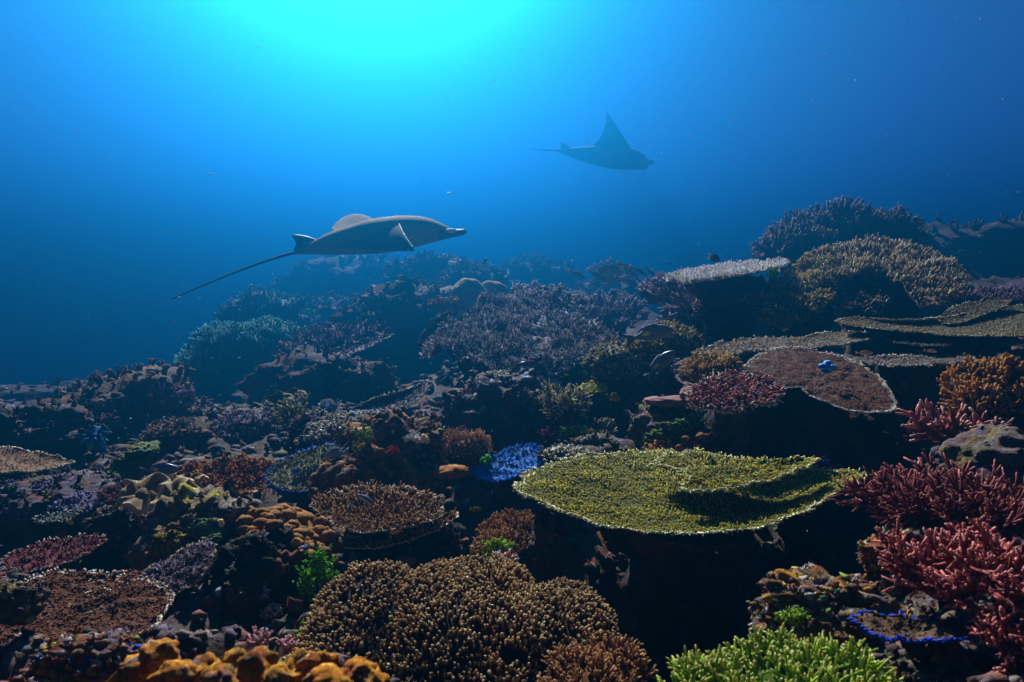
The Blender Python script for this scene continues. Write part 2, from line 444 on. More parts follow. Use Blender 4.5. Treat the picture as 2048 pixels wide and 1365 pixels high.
class Sheet:
    """a thin coral sheet whose plan shape is set by an outline on a tilted plane"""
    def __init__(s, poly, D, pitch=0, roll=0, cup=0.0, bumps=0.02, bfreq=5.0, centre=None, lift=0.0, scallop=0.02, seed=1, m=100, k=11):
        poly = np.asarray(poly, float)
        cpx = centre if centre is not None else ((poly[:, 0].min() + poly[:, 0].max()) / 2, (poly[:, 1].min() + poly[:, 1].max()) / 2)
        s.c = P(cpx[0], cpx[1], D)
        a, r = math.radians(pitch), math.radians(roll)
        s.n = unit(np.array((math.sin(r), -math.sin(a) * math.cos(r), math.cos(a) * math.cos(r))))
        s.u = unit(np.cross(np.array((0, 1.0, 0)), s.n)); s.w = np.cross(s.n, s.u)
        ray = Pn(poly[:, 0], poly[:, 1], 1.0)
        den = ray @ s.n
        tt = (s.c @ s.n) / np.where(np.abs(den) < 0.02, np.sign(den + 1e-9) * 0.02, den)
        tt = np.clip(tt, 0.45 * D, 1.9 * D)
        q = ray * tt[:, None] - s.c
        uv = np.stack((q @ s.u, q @ s.w), 1)
        o = resample(uv, m)
        s.R = float(np.sqrt((o ** 2).sum(1)).mean())
        an = np.arange(m) / m
        p3 = np.stack((o[:, 0], o[:, 1], np.zeros(m) + seed * 5.3), 1)
        o = o * (1 + scallop * fbm(p3 * (9 / s.R), 3, seed))[:, None]
        s.o, s.m, s.k, s.cup, s.bumps, s.bf, s.lift, s.seed = o, m, k, cup, bumps, bfreq, lift, seed
        s.area = 0.5 * abs(np.sum(o[:, 0] * np.roll(o[:, 1], -1) - o[:, 1] * np.roll(o[:, 0], -1)))
    def h(s, uv, t):
        p3 = np.stack((uv[:, 0], uv[:, 1], np.full(len(uv), s.seed * 2.7)), 1)
        return s.lift + s.cup * s.R * (t ** 2 - 0.35) + s.bumps * fbm(p3 * s.bf / max(s.R, 0.1), 4, s.seed)
    def xyz(s, uv, t, dz=0.0):
        return s.c + uv[:, :1] * s.u + uv[:, 1:] * s.w + (s.h(uv, t) + dz)[:, None] * s.n
    def plate(s, mb, thick):
        t = np.append(np.linspace(0, 0.94, s.k - 2), (0.965, 1.0))[None, :].repeat(s.m, 0)
        uv = (s.o[:, None, :] * t[..., None]).reshape(-1, 2); tf = t.ravel()
        top = s.xyz(uv, tf)
        bot = s.xyz(uv, tf, -(thick * (1.6 - 1.25 * tf)) - 0.0)
        T = grid_tris(s.m, s.k, True); n = len(top)
        e = np.arange(s.m) * s.k + s.k - 1; e2 = np.roll(e, -1)
        side = np.concatenate((np.stack((e, e + n, e2 + n), 1), np.stack((e, e2 + n, e2), 1)))
        mb.add(np.vstack((top, bot)), np.concatenate((T, T[:, ::-1] + n, side)), np.tile(np.clip((tf - 0.94) / 0.025, 0, 1), 2))
    def scatter(s, n):
        j = rng.integers(0, s.m, n); f = rng.uniform(0, 1, n)[:, None]
        a = s.o[j] * (1 - f) + s.o[(j + 1) % s.m] * f
        # even in area: weight sectors by their size
        ar = np.abs(s.o[:, 0] * np.roll(s.o[:, 1], -1) - s.o[:, 1] * np.roll(s.o[:, 0], -1)) + 1e-9
        j = rng.choice(s.m, n, p=ar / ar.sum()); a = s.o[j] * (1 - f) + s.o[(j + 1) % s.m] * f
        t = np.sqrt(rng.uniform(0, 1, n))
        return a * t[:, None], t
    def branchlets(s, mb, spacing, ln, r, lean=0.35, up=0.0, jit=0.3, lod=0, sides=4, fork=0, cut=None, rim_gain=0.0, taper=0.7, tmax=0.975):
        n = int(s.area / spacing ** 2)
        uv, t = s.scatter(n); ok = t < tmax; uv, t = uv[ok], t[ok]; n = len(t)
        if cut is not None:
            p3 = np.stack((uv[:, 0], uv[:, 1], np.zeros(n)), 1); ok = fbm(p3 * (4 / s.R), 3, s.seed + 40) < cut
            uv, t = uv[ok], t[ok]; n = len(t)
        b = s.xyz(uv, t)
        rad = unit(uv)
        p3 = np.stack((uv[:, 0], uv[:, 1], np.zeros(n)), 1)
        flow = fbm(p3 * (5 / s.R), 2, s.seed + 31)
        d = s.n + (rad[:, :1] * s.u + rad[:, 1:] * s.w) * (lean * t)[:, None] + np.array((0, 0, up)) + rng.normal(0, jit, (n, 3)) + s.u * (flow * 0.3)[:, None]
        ang = np.arctan2(uv[:, 1], uv[:, 0]); ray_ = vnoise(np.stack((ang * 14, t * 5, np.full(n, s.seed * 1.3)), 1), s.seed + 33)
        l = ln * rng.uniform(0.6, 1.2, n) * (1 + 0.25 * flow) * (1 + rim_gain * t) * (1 + 0.55 * ray_)
        fingers(mb, b, d, l, r * rng.uniform(0.75, 1.25, n), sides, lod, taper, np.clip(0.5 + 0.5 * flow + rng.normal(0, 0.2, n), 0, 1))
        for _ in range(fork):
            k = rng.random(n) < 0.75
            fingers(mb, b[k] + unit(d[k]) * (l[k] * rng.uniform(0.25, 0.6, k.sum()))[:, None], unit(d[k]) + rng.normal(0, 0.75, (k.sum(), 3)), l[k] * 0.55, r * 0.8, sides, lod, taper)
    def rim(s, mb, spacing, ln, r, up=0.15, rows=2, back=0.5):
        L = np.linalg.norm(s.o - np.roll(s.o, -1, 0), axis=1).sum(); n = int(L / spacing) * rows
        f = rng.uniform(0, s.m, n); j = f.astype(int); fr = (f - j)[:, None]
        o = s.o[j] * (1 - fr) + s.o[(j + 1) % s.m] * fr
        gap = vnoise(np.stack((o[:, 0], o[:, 1], np.zeros(n)), 1) * (7 / s.R), s.seed + 61)
        keep = rng.random(n) < np.clip(0.95 + 0.9 * gap, 0.25, 1.0) * np.where(o[:, 1] > 0.15 * s.R, back, 1.0)
        o = o[keep]; n = len(o); r = r * 0.78
        t = 1 - rng.uniform(0.0, 0.6, n) * ln / s.R; uv = o * t[:, None]
        b = s.xyz(uv, t, rng.uniform(-0.3, 0.6, n) * r)
        rad = unit(uv); d = rad[:, :1] * s.u + rad[:, 1:] * s.w + s.n * up + rng.normal(0, 0.35, (n, 3))
        fingers(mb, b, d, ln * rng.uniform(0.4, 1.5, n), r * rng.uniform(0.7, 1.25, n), 4, 0, 0.85)

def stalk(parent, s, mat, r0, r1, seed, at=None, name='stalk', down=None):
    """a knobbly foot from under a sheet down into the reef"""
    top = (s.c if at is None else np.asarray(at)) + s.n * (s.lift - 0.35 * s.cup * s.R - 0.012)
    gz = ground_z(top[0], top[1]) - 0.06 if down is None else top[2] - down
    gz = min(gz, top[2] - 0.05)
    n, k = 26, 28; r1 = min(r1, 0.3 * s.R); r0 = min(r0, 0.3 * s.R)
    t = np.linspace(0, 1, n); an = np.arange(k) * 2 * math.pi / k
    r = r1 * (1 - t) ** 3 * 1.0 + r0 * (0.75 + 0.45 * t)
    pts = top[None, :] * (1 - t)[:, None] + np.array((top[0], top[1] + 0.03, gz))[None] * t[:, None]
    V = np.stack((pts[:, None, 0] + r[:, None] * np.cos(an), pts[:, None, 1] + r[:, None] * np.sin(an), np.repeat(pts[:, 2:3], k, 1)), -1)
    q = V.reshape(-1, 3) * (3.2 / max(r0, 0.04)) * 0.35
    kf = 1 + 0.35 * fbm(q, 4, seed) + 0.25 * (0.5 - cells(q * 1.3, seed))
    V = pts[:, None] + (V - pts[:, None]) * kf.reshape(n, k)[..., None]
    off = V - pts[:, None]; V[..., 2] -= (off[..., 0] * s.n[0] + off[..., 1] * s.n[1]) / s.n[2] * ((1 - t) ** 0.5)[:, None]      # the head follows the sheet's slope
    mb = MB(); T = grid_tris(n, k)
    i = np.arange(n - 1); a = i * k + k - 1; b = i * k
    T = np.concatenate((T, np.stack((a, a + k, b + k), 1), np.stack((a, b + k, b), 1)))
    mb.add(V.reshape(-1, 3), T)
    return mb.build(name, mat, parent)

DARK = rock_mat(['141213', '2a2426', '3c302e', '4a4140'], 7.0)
def table(name, label, poly, D, base, tip, pitch=0, roll=0, cup=0.06, thick=0.009, spacing=0.008, ln=0.012, r=0.0022, rim=(0.006, 0.012, 0.0034), rimcol=None,
          lean=0.35, up=0.0, foot=(0.07, 0.16), foot_mat=None, seed=1, bumps=0.006, lod=0, fork=0, jit=0.3, cat='coral', lo=0.35, hi=0.95, other=None, cut=None, rim_gain=0.0,
          scallop=0.02, foot_at=None, sides=4, plate_col=None, bfreq=5.0, taper=0.7, group=None, tiers=(), sheet_edge=None, down=None):
    if D > 3.9 and lod: sides = 4
    if D > 5: lod = 0
    k_ = wd(D) / D; D = wd(D)
    spacing, ln, r, thick, bumps = spacing * k_, ln * k_, r * k_, thick * k_, bumps * k_
    rim = tuple(q * k_ for q in rim[:3]) + tuple(rim[3:]) if rim else None; foot = tuple(q * k_ for q in foot) if foot else None
    s = Sheet(poly, D, pitch, roll, cup, bumps, bfreq, scallop=scallop, seed=seed, **({'m': 220, 'k': 26} if D < 2.9 and np.ptp(np.array(poly)[:, 0]) > 280 else {}))
    gz = s.c[2] - 0.2
    t = thing(name, label, cat, (s.c[0], s.c[1], gz), group)
    dim = lambda q: '%02x%02x%02x' % tuple(int(int(q[i:i + 2], 16) * 0.84) for i in (0, 2, 4))
    pm = coral_mat(plate_col or base, dim(sheet_edge or rimcol or tip), 0.3, 1.0, 70.0, 0.5)
    bmt = coral_mat(base, tip, lo, hi, 9.0, 0.35, other)
    rmt = coral_mat(base, dim(rimcol or tip), 0.1, 0.75, 14.0, 0.3)
    mb = MB(); s.plate(mb, thick); mb.build('plate', pm, t)
    if spacing:
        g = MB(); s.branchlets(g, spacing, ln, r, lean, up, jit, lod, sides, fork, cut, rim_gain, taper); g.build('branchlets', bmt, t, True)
    if rim:
        g = MB(); s.rim(g, *rim); g.build('rim', rmt, t, True)
    for i, (po, dD, pit, rol, lf) in enumerate(tiers):
        s2 = Sheet(po, D + dD, pit, rol, cup, bumps, bfreq, scallop=scallop, seed=seed + 20 + i, lift=lf, m=90, k=10)
        mb = MB(); s2.plate(mb, thick * 0.8); pl = mb.build('raised_tier', pm, t)
        if spacing:
            g = MB(); s2.branchlets(g, spacing, ln, r, lean, up, jit, lod, sides, fork, cut, rim_gain, taper); g.build('branchlets', bmt, pl, True)
        if rim:
            g = MB(); s2.rim(g, *rim, **({'back': 0.05} if s2.R < 0.12 else {})); g.build('rim', rmt, pl, True)
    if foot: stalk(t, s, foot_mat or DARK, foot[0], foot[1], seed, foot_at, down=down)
    return t, s

def mound(name, label, blobs, base, tip, spacing, ln, r, seed=1, cat='coral', up=0.7, jit=0.25, lod=1, sides=5, fork=0, lo=0.2, hi=0.95, other=None, amp=0.22, taper=0.8, core=None, freq=2.0, group=None, nmin=-0.25):
    """a domed colony: lumpy cores in view as one body, bristling with blunt branches. blobs: (px, py, D, half w px, half h px, depth m)"""
    B = []
    k_ = wd(blobs[0][2]) / blobs[0][2]; spacing, ln, r = spacing * k_, ln * k_, r * k_
    for px, py, D, w, h, dp in blobs:
        D = wd(D); dp = dp * k_; s = D / F; B.append((P(px, py, D), np.array((w * s, dp, h * s))))
    c0 = B[0][0]; t = thing(name, label, cat, (c0[0], c0[1], min(c[2] - q[2] for c, q in B)), group)
    if blobs[0][2] > 4.9: lod, sides = 0, 4
    core_m = coral_mat(core or base, core or base, var=0.5); g = MB()
    for i, (c, q) in enumerate(B):
        body = MB(); W, N = rocky(body, c, q, seed + i * 3, 4, amp, amp * 0.5, freq); body.build('core', core_m, t)
        ar = 4 * math.pi * ((q[0] * q[1]) ** 1.6 / 3 + (q[0] * q[2]) ** 1.6 / 3 + (q[1] * q[2]) ** 1.6 / 3) ** (1 / 1.6)
        n = int(ar / spacing ** 2); Tq = ico(4)[1]; A3 = W[Tq]
        fa = np.linalg.norm(np.cross(A3[:, 1] - A3[:, 0], A3[:, 2] - A3[:, 0]), axis=1); f_ = rng.choice(len(Tq), n, p=fa / fa.sum())
        bc = rng.dirichlet((1, 1, 1), n)[..., None]; b, nn = (A3[f_] * bc).sum(1), unit((N[Tq[f_]] * bc).sum(1))
        ok = nn[:, 2] > nmin
        for j, (c2, q2) in enumerate(B):
            if j != i: ok &= (((b - c2) / (q2 * 0.93)) ** 2).sum(1) > 1
        b, nn = b[ok], nn[ok]; n = len(b)
        d = nn + np.array((0, 0, up)) + rng.normal(0, jit, (n, 3))
        pz = b * (2.4 / max(q)); pn = fbm(pz, 2, seed + 91)
        keep = fbm(pz * 1.7 + 9, 2, seed + 95) < 0.85
        b, nn, d, pn = b[keep], nn[keep], d[keep], pn[keep]; n = len(b)
        d = d + np.stack((vnoise(pz[keep] * 2, seed + 7), vnoise(pz[keep] * 2, seed + 8), np.zeros(n)), 1) * 0.5
        l = ln * rng.uniform(0.5, 1.3, n) * (1 + 0.35 * pn)
        fingers(g, b, d, l, r * rng.uniform(0.7, 1.3, n), sides, lod, taper, np.clip(0.5 + 0.6 * pn + rng.normal(0, 0.15, n), 0, 1), bend=0.06)
        for _ in range(fork):
            k = rng.random(n) < 0.7; dk = unit(d[k])
            fingers(g, b[k] + dk * (l[k] * rng.uniform(0.35, 0.7, k.sum()))[:, None], dk + rng.normal(0, 0.7, (k.sum(), 3)), l[k] * 0.5, r * 0.85, sides, lod, taper)
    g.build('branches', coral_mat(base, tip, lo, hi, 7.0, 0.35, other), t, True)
    return t

def lobed(name, label, lobes, mat, seed=1, cat='coral', sub=4, amp=0.16, lump=0.14, part='lobe', freq=1.3, ridge=0.0):
    """a colony of rounded lobes, each lobe its own part. lobes: (px, py, D, half w px, half h px)"""
    lobes = [(l[0], l[1], wd(l[2])) + tuple(l[3:]) for l in lobes]
    c0 = P(*lobes[0][:3]); t = thing(name, label, cat, c0 - np.array((0, 0, lobes[0][4] * lobes[0][2] / F)))
    for i, l in enumerate(lobes):
        px, py, D, w, h = l[:5]; s = D / F; dp = l[5] if len(l) > 5 else (w + h) / 2 * s
        mb = MB(); rocky(mb, P(px, py, D), (w * s, dp, h * s), seed + i, sub, amp, lump, freq, ridge=ridge); mb.build(part, mat, t)
    return t

def ruffle(name, label, px, py, D, R, mat, seed=1, waves=5, amp=0.35, cat='soft coral', pitch=25, foot=0.12, stalk_h=None, under=None):
    """a leather coral: a folded skirt on a short trunk"""
    D = wd(D); c = P(px, py, D); R = R * D / F
    a = math.radians(pitch); n = np.array((0, -math.sin(a), math.cos(a))); u = np.array((1.0, 0, 0)); w = np.cross(n, u)
    t = thing(name, label, cat, (c[0], c[1], c[2] - 0.5 * R))
    m, k = 140, 20
    th = np.arange(m) / m * 2 * math.pi; tt = np.linspace(0.0, 1, k)
    TH, TT = np.meshgrid(th, tt, indexing='ij')
    rs = np.random.default_rng(seed); ph = rs.uniform(0, 6.28, 4)
    out = R * (1 + 0.18 * np.sin(2 * TH + ph[0]) + 0.12 * np.sin(3 * TH + ph[1]))
    fold = np.sin(waves * TH + ph[2] + 0.8 * np.sin(2 * TH + ph[3])) + 0.45 * np.sin((waves * 2 - 1) * TH + ph[1])
    rr = out * TT * (1 - 0.30 * TT ** 3 * (0.5 + 0.5 * fold))
    hh = R * amp * (TT ** 1.6) * fold * 0.55 + R * 0.20 * np.sin(TT * 2.2) + R * 0.05 * TT * np.sin(9 * TH + 5 * TT)
    lip = np.where(TT > 0.82, (TT - 0.82) / 0.18, 0) ** 2 * R * 0.16
    Vt = c + rr[..., None] * (np.cos(TH)[..., None] * u + np.sin(TH)[..., None] * w) + (hh - lip)[..., None] * n
    Vb = Vt - n * (R * 0.07)
    V = np.vstack((Vt.reshape(-1, 3), Vb.reshape(-1, 3))); T = grid_tris(m, k, True); nn = m * k
    e = np.arange(m) * k + k - 1; e2 = np.roll(e, -1)
    mb = MB(); mb.add(V, np.concatenate((T, T[:, ::-1] + nn, np.stack((e, e + nn, e2 + nn), 1), np.stack((e, e2 + nn, e2), 1))), np.tile(TT.ravel(), 2))
    mb.build('folded_cap', mat, t)
    mb = MB(); g = c - np.array((0, -0.03, stalk_h or R * 1.1))
    tube(mb, np.linspace(g, c - n * R * 0.02, 8), np.linspace(R * 0.5, R * 0.38, 8), 18, 0, 0, rough=0.04); mb.build('trunk', under or mat, t)
    return t

def staghorn(name, label, px, py, D, R, mat, seed=1, n=14, levels=3, th=0.012, spread=1.0, flat=0.35, cat='coral', lean=(0, 0, 1), base_mat=None, seg=5, kids=3, group=None, nub=0.0):
    """open branching colony; each main branch with its twigs is its own part"""
    rs = np.random.default_rng(seed); th = th * wd(D) / D; nub = nub * wd(D) / D; D = wd(D); c = P(px, py, D); R = R * D / F
    t = thing(name, label, cat, c, group); lean = unit(np.array(lean, float))
    for i in range(n):
        mb = MB()
        def grow(p, d, ln, r, lv):
            pts = [p]; q = p.copy(); dd = d.copy()
            for k in range(seg):
                dd = unit(dd + rs.normal(0, 0.13, 3) + np.array((0, 0, 0.06))); q = q + dd * ln / seg; pts.append(q.copy())
            last_ = lv == 0
            tube(mb, pts, np.linspace(r, r * (0.6 if last_ else 0.75), len(pts)), 6 if r > 0.006 else 5, 0.0, 1.0 if last_ else 0.35, rs.uniform(0, 1), True, 0.05)
            if nub:
                m_ = int(ln / nub); f = rs.uniform(0.1, 1.0, m_) * seg; j = np.minimum(f.astype(int), seg - 1); pp = np.array(pts)
                b = pp[j] + (pp[j + 1] - pp[j]) * (f - j)[:, None]
                fingers(mb, b, rs.normal(0, 1, (m_, 3)) + dd * 0.6, r * 1.9, r * 0.38, 4, 0, 0.7)
            if lv > 0:
                for k in range(kids + int(rs.integers(0, 2))):
                    f = rs.uniform(0.3, 1.0); j = min(int(f * seg), seg)
                    nd = unit(dd + rs.normal(0, 0.62, 3) * np.array((1, 1, 0.75)))
                    grow(pts[j], nd, ln * rs.uniform(0.45, 0.75), r * 0.72, lv - 1)
        az = i * 2.4 + rs.uniform(-0.4, 0.4); out = np.array((math.cos(az), math.sin(az), 0))
        d = unit(out * spread * rs.uniform(0.5, 1.1) + lean * rs.uniform(0.25, 1.0) * flat * 2)
        grow(c + out * R * 0.06, d, R * rs.uniform(0.5, 0.8), th * rs.uniform(0.85, 1.15), levels - 1)
        mb.build('branch', mat, t)
    mb = MB(); rocky(mb, c - np.array((0, 0, 0.05 * R)), (R * 0.25, R * 0.25, R * 0.15), seed, 3); mb.build('base', base_mat or mat, t)
    return t
# ------------------------------------------------------------------ reef rocks
MOTTLE = rock_mat(['2a2224', '5a4a48', '6f5f66', '7b6a4a', '8c7f7c'], 9.0, '7c7a2c', 6.0, 0.60, 70.0, seed=2.0)
PURP = rock_mat(['1c1820', '3a3440', '544c5a', '6a6270', '7a7484'], 8.0, '585238', 5.0, 0.6, 60.0, seed=4.0)
OLIVE = rock_mat(['1e1a14', '45392a', '6a5836', '7f7040', '958a6a'], 9.0, '8a4a22', 7.0, 0.6, 70.0, seed=6.0)
WARM = rock_mat(['201818', '54302a', '7a4a34', '8a6a52', 'a08a80'], 10.0, 'a07a28', 8.0, 0.55, 80.0, seed=8.0)
rock('reef_boulder', 'encrusted boulder with orange flank and red crusts in the middle of the reef', 800, 920, 2.75, 110, 88, 3, WARM, grow=['5a2c30', '6b5a55', '8a7a60', '4a3438', '6a7a2c', 'b0a898', '7a3c34', '9a5a24'], n_grow=700, gs=0.022, tuft=200)
rock('reef_boulder', 'purple grey lumpy boulder below the big mauve coral curtain', 1005, 850, 3.5, 125, 92, 5, PURP, grow=['5a5464', '6e6878', '4a4450', '7c7888', '5c5c40', '3a3640'], n_grow=900, gs=0.04, tuft=160)
rock('reef_boulder', 'pale mottled boulder with green and yellow patches beside the golden knobbly coral', 385, 1095, 2.0, 92, 105, 7, rock_mat(['4a3a3e', '7a665e', '8a7a70', '8c7c62', '9c9084'], 8.0, 'a09a28', 7.0, 0.57, 80.0, seed=13.0), n_grow=500, gs=0.012, tuft=80)
rock('reef_boulder', 'dark rock dotted with bluish tufts under the golden knobbly coral', 520, 1215, 1.8, 110, 130, 9, DARK, grow=['5a5a72', '6a6a84', '2c2628', '4a4038', '7a7a92', '38302e', '3a3030'], n_grow=320, gs=0.016, tuft=110)
rock('reef_boulder', 'rock shoulder with bright green patch left of the red table coral', 1345, 880, 2.75, 75, 72, 11, rock_mat(['3a2c2c', '6a5450', '7a6a62', '6c5a4a', '8a8078'], 9.0, '4a8a1c', 6.0, 0.55, 80.0, seed=3.0), n_grow=420, gs=0.016, tuft=120)
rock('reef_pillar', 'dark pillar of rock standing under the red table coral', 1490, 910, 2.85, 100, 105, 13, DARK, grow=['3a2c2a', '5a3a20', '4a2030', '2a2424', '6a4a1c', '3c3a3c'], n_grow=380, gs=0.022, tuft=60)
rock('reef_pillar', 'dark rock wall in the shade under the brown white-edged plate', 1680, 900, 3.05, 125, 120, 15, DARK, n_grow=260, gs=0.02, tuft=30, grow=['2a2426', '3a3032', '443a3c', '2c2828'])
rock('reef_pillar', 'narrow purple and orange crusted pillar under the green table coral', 1095, 1105, 2.05, 36, 78, 17, rock_mat(['2a2024', '5a4a5a', '6a5a70', '7a4a24', '5a5468'], 14.0, '8a5a20', 9.0, 0.6, 90.0, seed=5.0), n_grow=240, gs=0.010, tuft=60)
rock('reef_boulder', 'multicoloured crusted rock in the bottom right below the pink coral', 1660, 1235, 1.42, 150, 85, 19, rock_mat(['3a2420', '7a4a24', '8a6a4a', '8a7a7c', 'a09a8a'], 10.0, 'b07a20', 9.0, 0.54, 90.0, seed=9.0), n_grow=700, gs=0.014, tuft=150, grow=['a0702a', '8a7a86', '7a8a3a', 'a49a90', '6a4038', '8a5a2a', '6a7a5a', 'b09a50'])
rock('reef_boulder', 'olive rubble heap between the two pink branching corals', 1840, 1120, 1.5, 105, 55, 21, OLIVE, n_grow=420, gs=0.014, tuft=120, grow=['7a6a3a', '8a8070', '6a5a4a', 'a09a80', '5a4a30', '8a5a2a'])
rock('grey_boulder', 'smooth grey boulder at the right edge above the pink coral', 2010, 945, 2.0, 105, 75, 23, rock_mat(['4a4038', '6a5e54', '7c7066', '8a8074', '9c9284'], 7.0, None, 9, 0.6, 70, seed=23.0), n_grow=160, gs=0.012, tuft=0, amp=0.22, lump=0.16, sub=5, cat='coral')
rock('reef_mound', 'broad dark brown mound at far left under open water', 250, 830, 4.9, 125, 78, 25, rock_mat(['201818', '4a342c', '5c4436', '6a5248', '74605a'], 3.0, '6a4430', 3.0, 0.55, 40.0, seed=7.0), n_grow=900, gs=0.045, tuft=420, depth=0.55)
rock('reef_boulder', 'rough dark outcrop at far left behind the pale-edged plate', 75, 880, 3.9, 100, 60, 27, PURP, n_grow=420, gs=0.03, tuft=160)
rock('reef_boulder', 'low purple rubble bank at the left edge below the pale-edged plate', 110, 1010, 2.7, 150, 50, 29, PURP, n_grow=600, gs=0.022, tuft=260, grow=['4a4258', '5a5a5c', '6a4a4a', '3a3440', '5a6048', '6c6480'])
rock('reef_boulder', 'brown ridge of rock running down beside the cream leather coral', 245, 1080, 2.3, 60, 75, 31, rock_mat(REEF, 8.0, seed=31.0), n_grow=420, gs=0.02, tuft=100)
rock('reef_boulder', 'crusted rock with blue and white specks at bottom left behind the orange sponge', 190, 1320, 1.08, 90, 48, 33, WARM, n_grow=420, gs=0.010, tuft=90, grow=['7a4a2a', '8a8088', '2a3aa8', '5a4a30', 'a09a90', '6a5a70', '7a7a30'])
rock('reef_boulder', 'yellow-brown crusted lump on the brown plate at the left edge', 25, 1210, 1.42, 55, 38, 35, OLIVE, n_grow=220, gs=0.012, tuft=60)
rock('reef_boulder', 'low grey rubble slope left of the blue-fringed plate', 640, 870, 3.2, 70, 50, 37, PURP, n_grow=460, gs=0.02, tuft=240, grow=['6a6a66', '7a7a78', '5a5a50', '6c7a6a', '4a444c', '8a8a84'])
rock('reef_boulder', 'rubble shelf of brown and grey knobs behind the green table coral', 1190, 925, 2.75, 120, 42, 39, rock_mat(['241e1c', '4a4038', '625644', '6e6652', '7e786c'], 9.0, seed=39.0), n_grow=700, gs=0.02, tuft=260, grow=['6a5a44', '7a7464', '5a5040', '8a7a5a', '4a3a34', '6c6c54'])
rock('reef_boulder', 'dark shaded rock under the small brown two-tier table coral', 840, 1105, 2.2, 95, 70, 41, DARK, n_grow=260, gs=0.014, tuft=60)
rock('reef_boulder', 'grey-green rocky knoll behind the dark pillar in mid reef', 1265, 765, 3.7, 85, 62, 43, rock_mat(['1c1a1c', '3c3634', '58524a', '66665a', '76786c'], 6.0, '3a6a4a', 4.0, 0.62, 50.0, seed=43.0), n_grow=600, gs=0.028, tuft=300)
rock('reef_boulder', 'shaded rock base under the far mauve plate on the left slope', 650, 775, 5.6, 130, 65, 45, rock_mat(['1a1416', '3a2a2c', '4c3a3c', '5a4a4c', '66585c'], 2.6, '54302c', 3.0, 0.56, 40.0, seed=45.0), n_grow=800, gs=0.04, tuft=300)
rock('reef_boulder', 'dark reddish slope of the central ridge under the smooth pale domes', 830, 660, 7.4, 130, 85, 47, rock_mat(['1a1618', '3a2c30', '4c3c3e', '5a4a4a', '6a5a5c'], 2.0, '5a3430', 2.0, 0.55, 30.0, seed=47.0), n_grow=700, gs=0.06, tuft=420)
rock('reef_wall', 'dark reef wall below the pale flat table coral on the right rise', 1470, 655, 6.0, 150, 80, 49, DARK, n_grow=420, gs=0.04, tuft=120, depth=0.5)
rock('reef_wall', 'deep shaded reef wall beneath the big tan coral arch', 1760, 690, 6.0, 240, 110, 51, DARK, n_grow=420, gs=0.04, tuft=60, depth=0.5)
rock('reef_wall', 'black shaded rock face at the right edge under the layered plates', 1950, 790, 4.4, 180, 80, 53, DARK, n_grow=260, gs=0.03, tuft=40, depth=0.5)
# far silhouettes
rock('reef_mound', 'dim low reef bank fading out at the far left edge', 20, 825, 7.2, 190, 46, 55, PURP, n_grow=500, gs=0.05, tuft=260, depth=0.8)
rock('reef_mound', 'faint sloping bank behind the broad dark mound at far left', 240, 800, 8.5, 170, 42, 57, PURP, n_grow=500, gs=0.06, tuft=260, depth=0.8)
FAR = rock_mat(['181a1c', '303236', '44464a', '54585a', '606466'], 1.3, seed=60.0)
rock('distant_reef_head', 'tall faint reef head fading into blue behind the near manta', 735, 590, 13.5, 150, 78, 61, FAR, n_grow=500, gs=0.12, tuft=400, depth=1.3)
rock('distant_reef_head', 'blue-green bushy reef head just right of the near manta', 868, 575, 10.5, 78, 62, 63, FAR, n_grow=700, gs=0.10, tuft=700, depth=0.8)
rock('distant_reef_head', 'low leafy reef head behind the smooth pale domes', 945, 575, 9.5, 58, 38, 65, FAR, n_grow=500, gs=0.08, tuft=600, depth=0.6)
rock('distant_reef_head', 'faint blue rounded reef head left of the fish school', 1070, 570, 14.0, 82, 50, 67, FAR, n_grow=400, gs=0.13, tuft=400, depth=1.0)
rock('distant_reef_head', 'dim reef rise under the fish school', 1230, 600, 10.5, 90, 42, 69, FAR, n_grow=500, gs=0.08, tuft=400, depth=0.8)
rock('distant_reef_head', 'dark sloping reef shoulder at far right in deep blue shade', 1960, 540, 9.5, 220, 95, 71, FAR, n_grow=500, gs=0.09, tuft=300, depth=1.2)
rock('distant_reef_head', 'flat-topped dim reef ledge between the left coral mounds and the ridge', 660, 650, 10.5, 85, 52, 73, FAR, n_grow=400, gs=0.09, tuft=400, depth=0.8)

# ------------------------------------------------------------------ table and plate corals
GREEN = [(1027,985),(1060,960),(1110,940),(1180,925),(1260,917),(1360,912),(1450,925),(1540,938),(1620,950),(1680,958),(1733,968),(1700,992),(1660,1015),(1610,1040),(1550,1062),(1480,1078),(1400,1085),(1300,1082),(1200,1068),(1130,1045),(1070,1015),(1040,1000)]
table('table_coral', 'large green table coral with pale rim and a raised second tier', GREEN, 2.0, '686a16', 'b8b04c', pitch=2, lean=0.9, cup=0.10, spacing=0.0078, ln=0.009, r=0.0026, rim=(0.0042, 0.012, 0.0030, 0.2, 2), rimcol='e8e2b0',
      foot=(0.16, 0.3), seed=2, plate_col='3c3e10', bumps=0.008, hi=1.0, lo=0.45,
      tiers=[([(1300,952),(1375,933),(1450,943),(1540,950),(1625,942),(1634,954),(1580,978),(1510,996),(1440,1010),(1385,1021),(1366,1006),(1384,988),(1352,970)], 0.0, 2, -2, 0.036)])
BROWN = [(1482,738),(1500,720),(1530,700),(1580,692),(1640,700),(1690,712),(1740,738),(1770,765),(1785,790),(1788,815),(1750,820),(1700,818),(1650,800),(1612,782),(1602,772),(1560,772),(1520,760),(1492,747)]
bp, bps = table('table_coral', 'smooth brown plate coral with crisp white edge and a blue blotch', BROWN, 2.75, '54392a', '6a4c3a', pitch=13, cup=-0.04, spacing=0.0056, ln=0.0024, r=0.003, rim=(0.0035, 0.007, 0.0032, 0.35, 3), rimcol='f0e6d4', foot=(0.16, 0.3), seed=3, plate_col='54392a', sheet_edge='e8dcc4', bumps=0.005, bfreq=7)
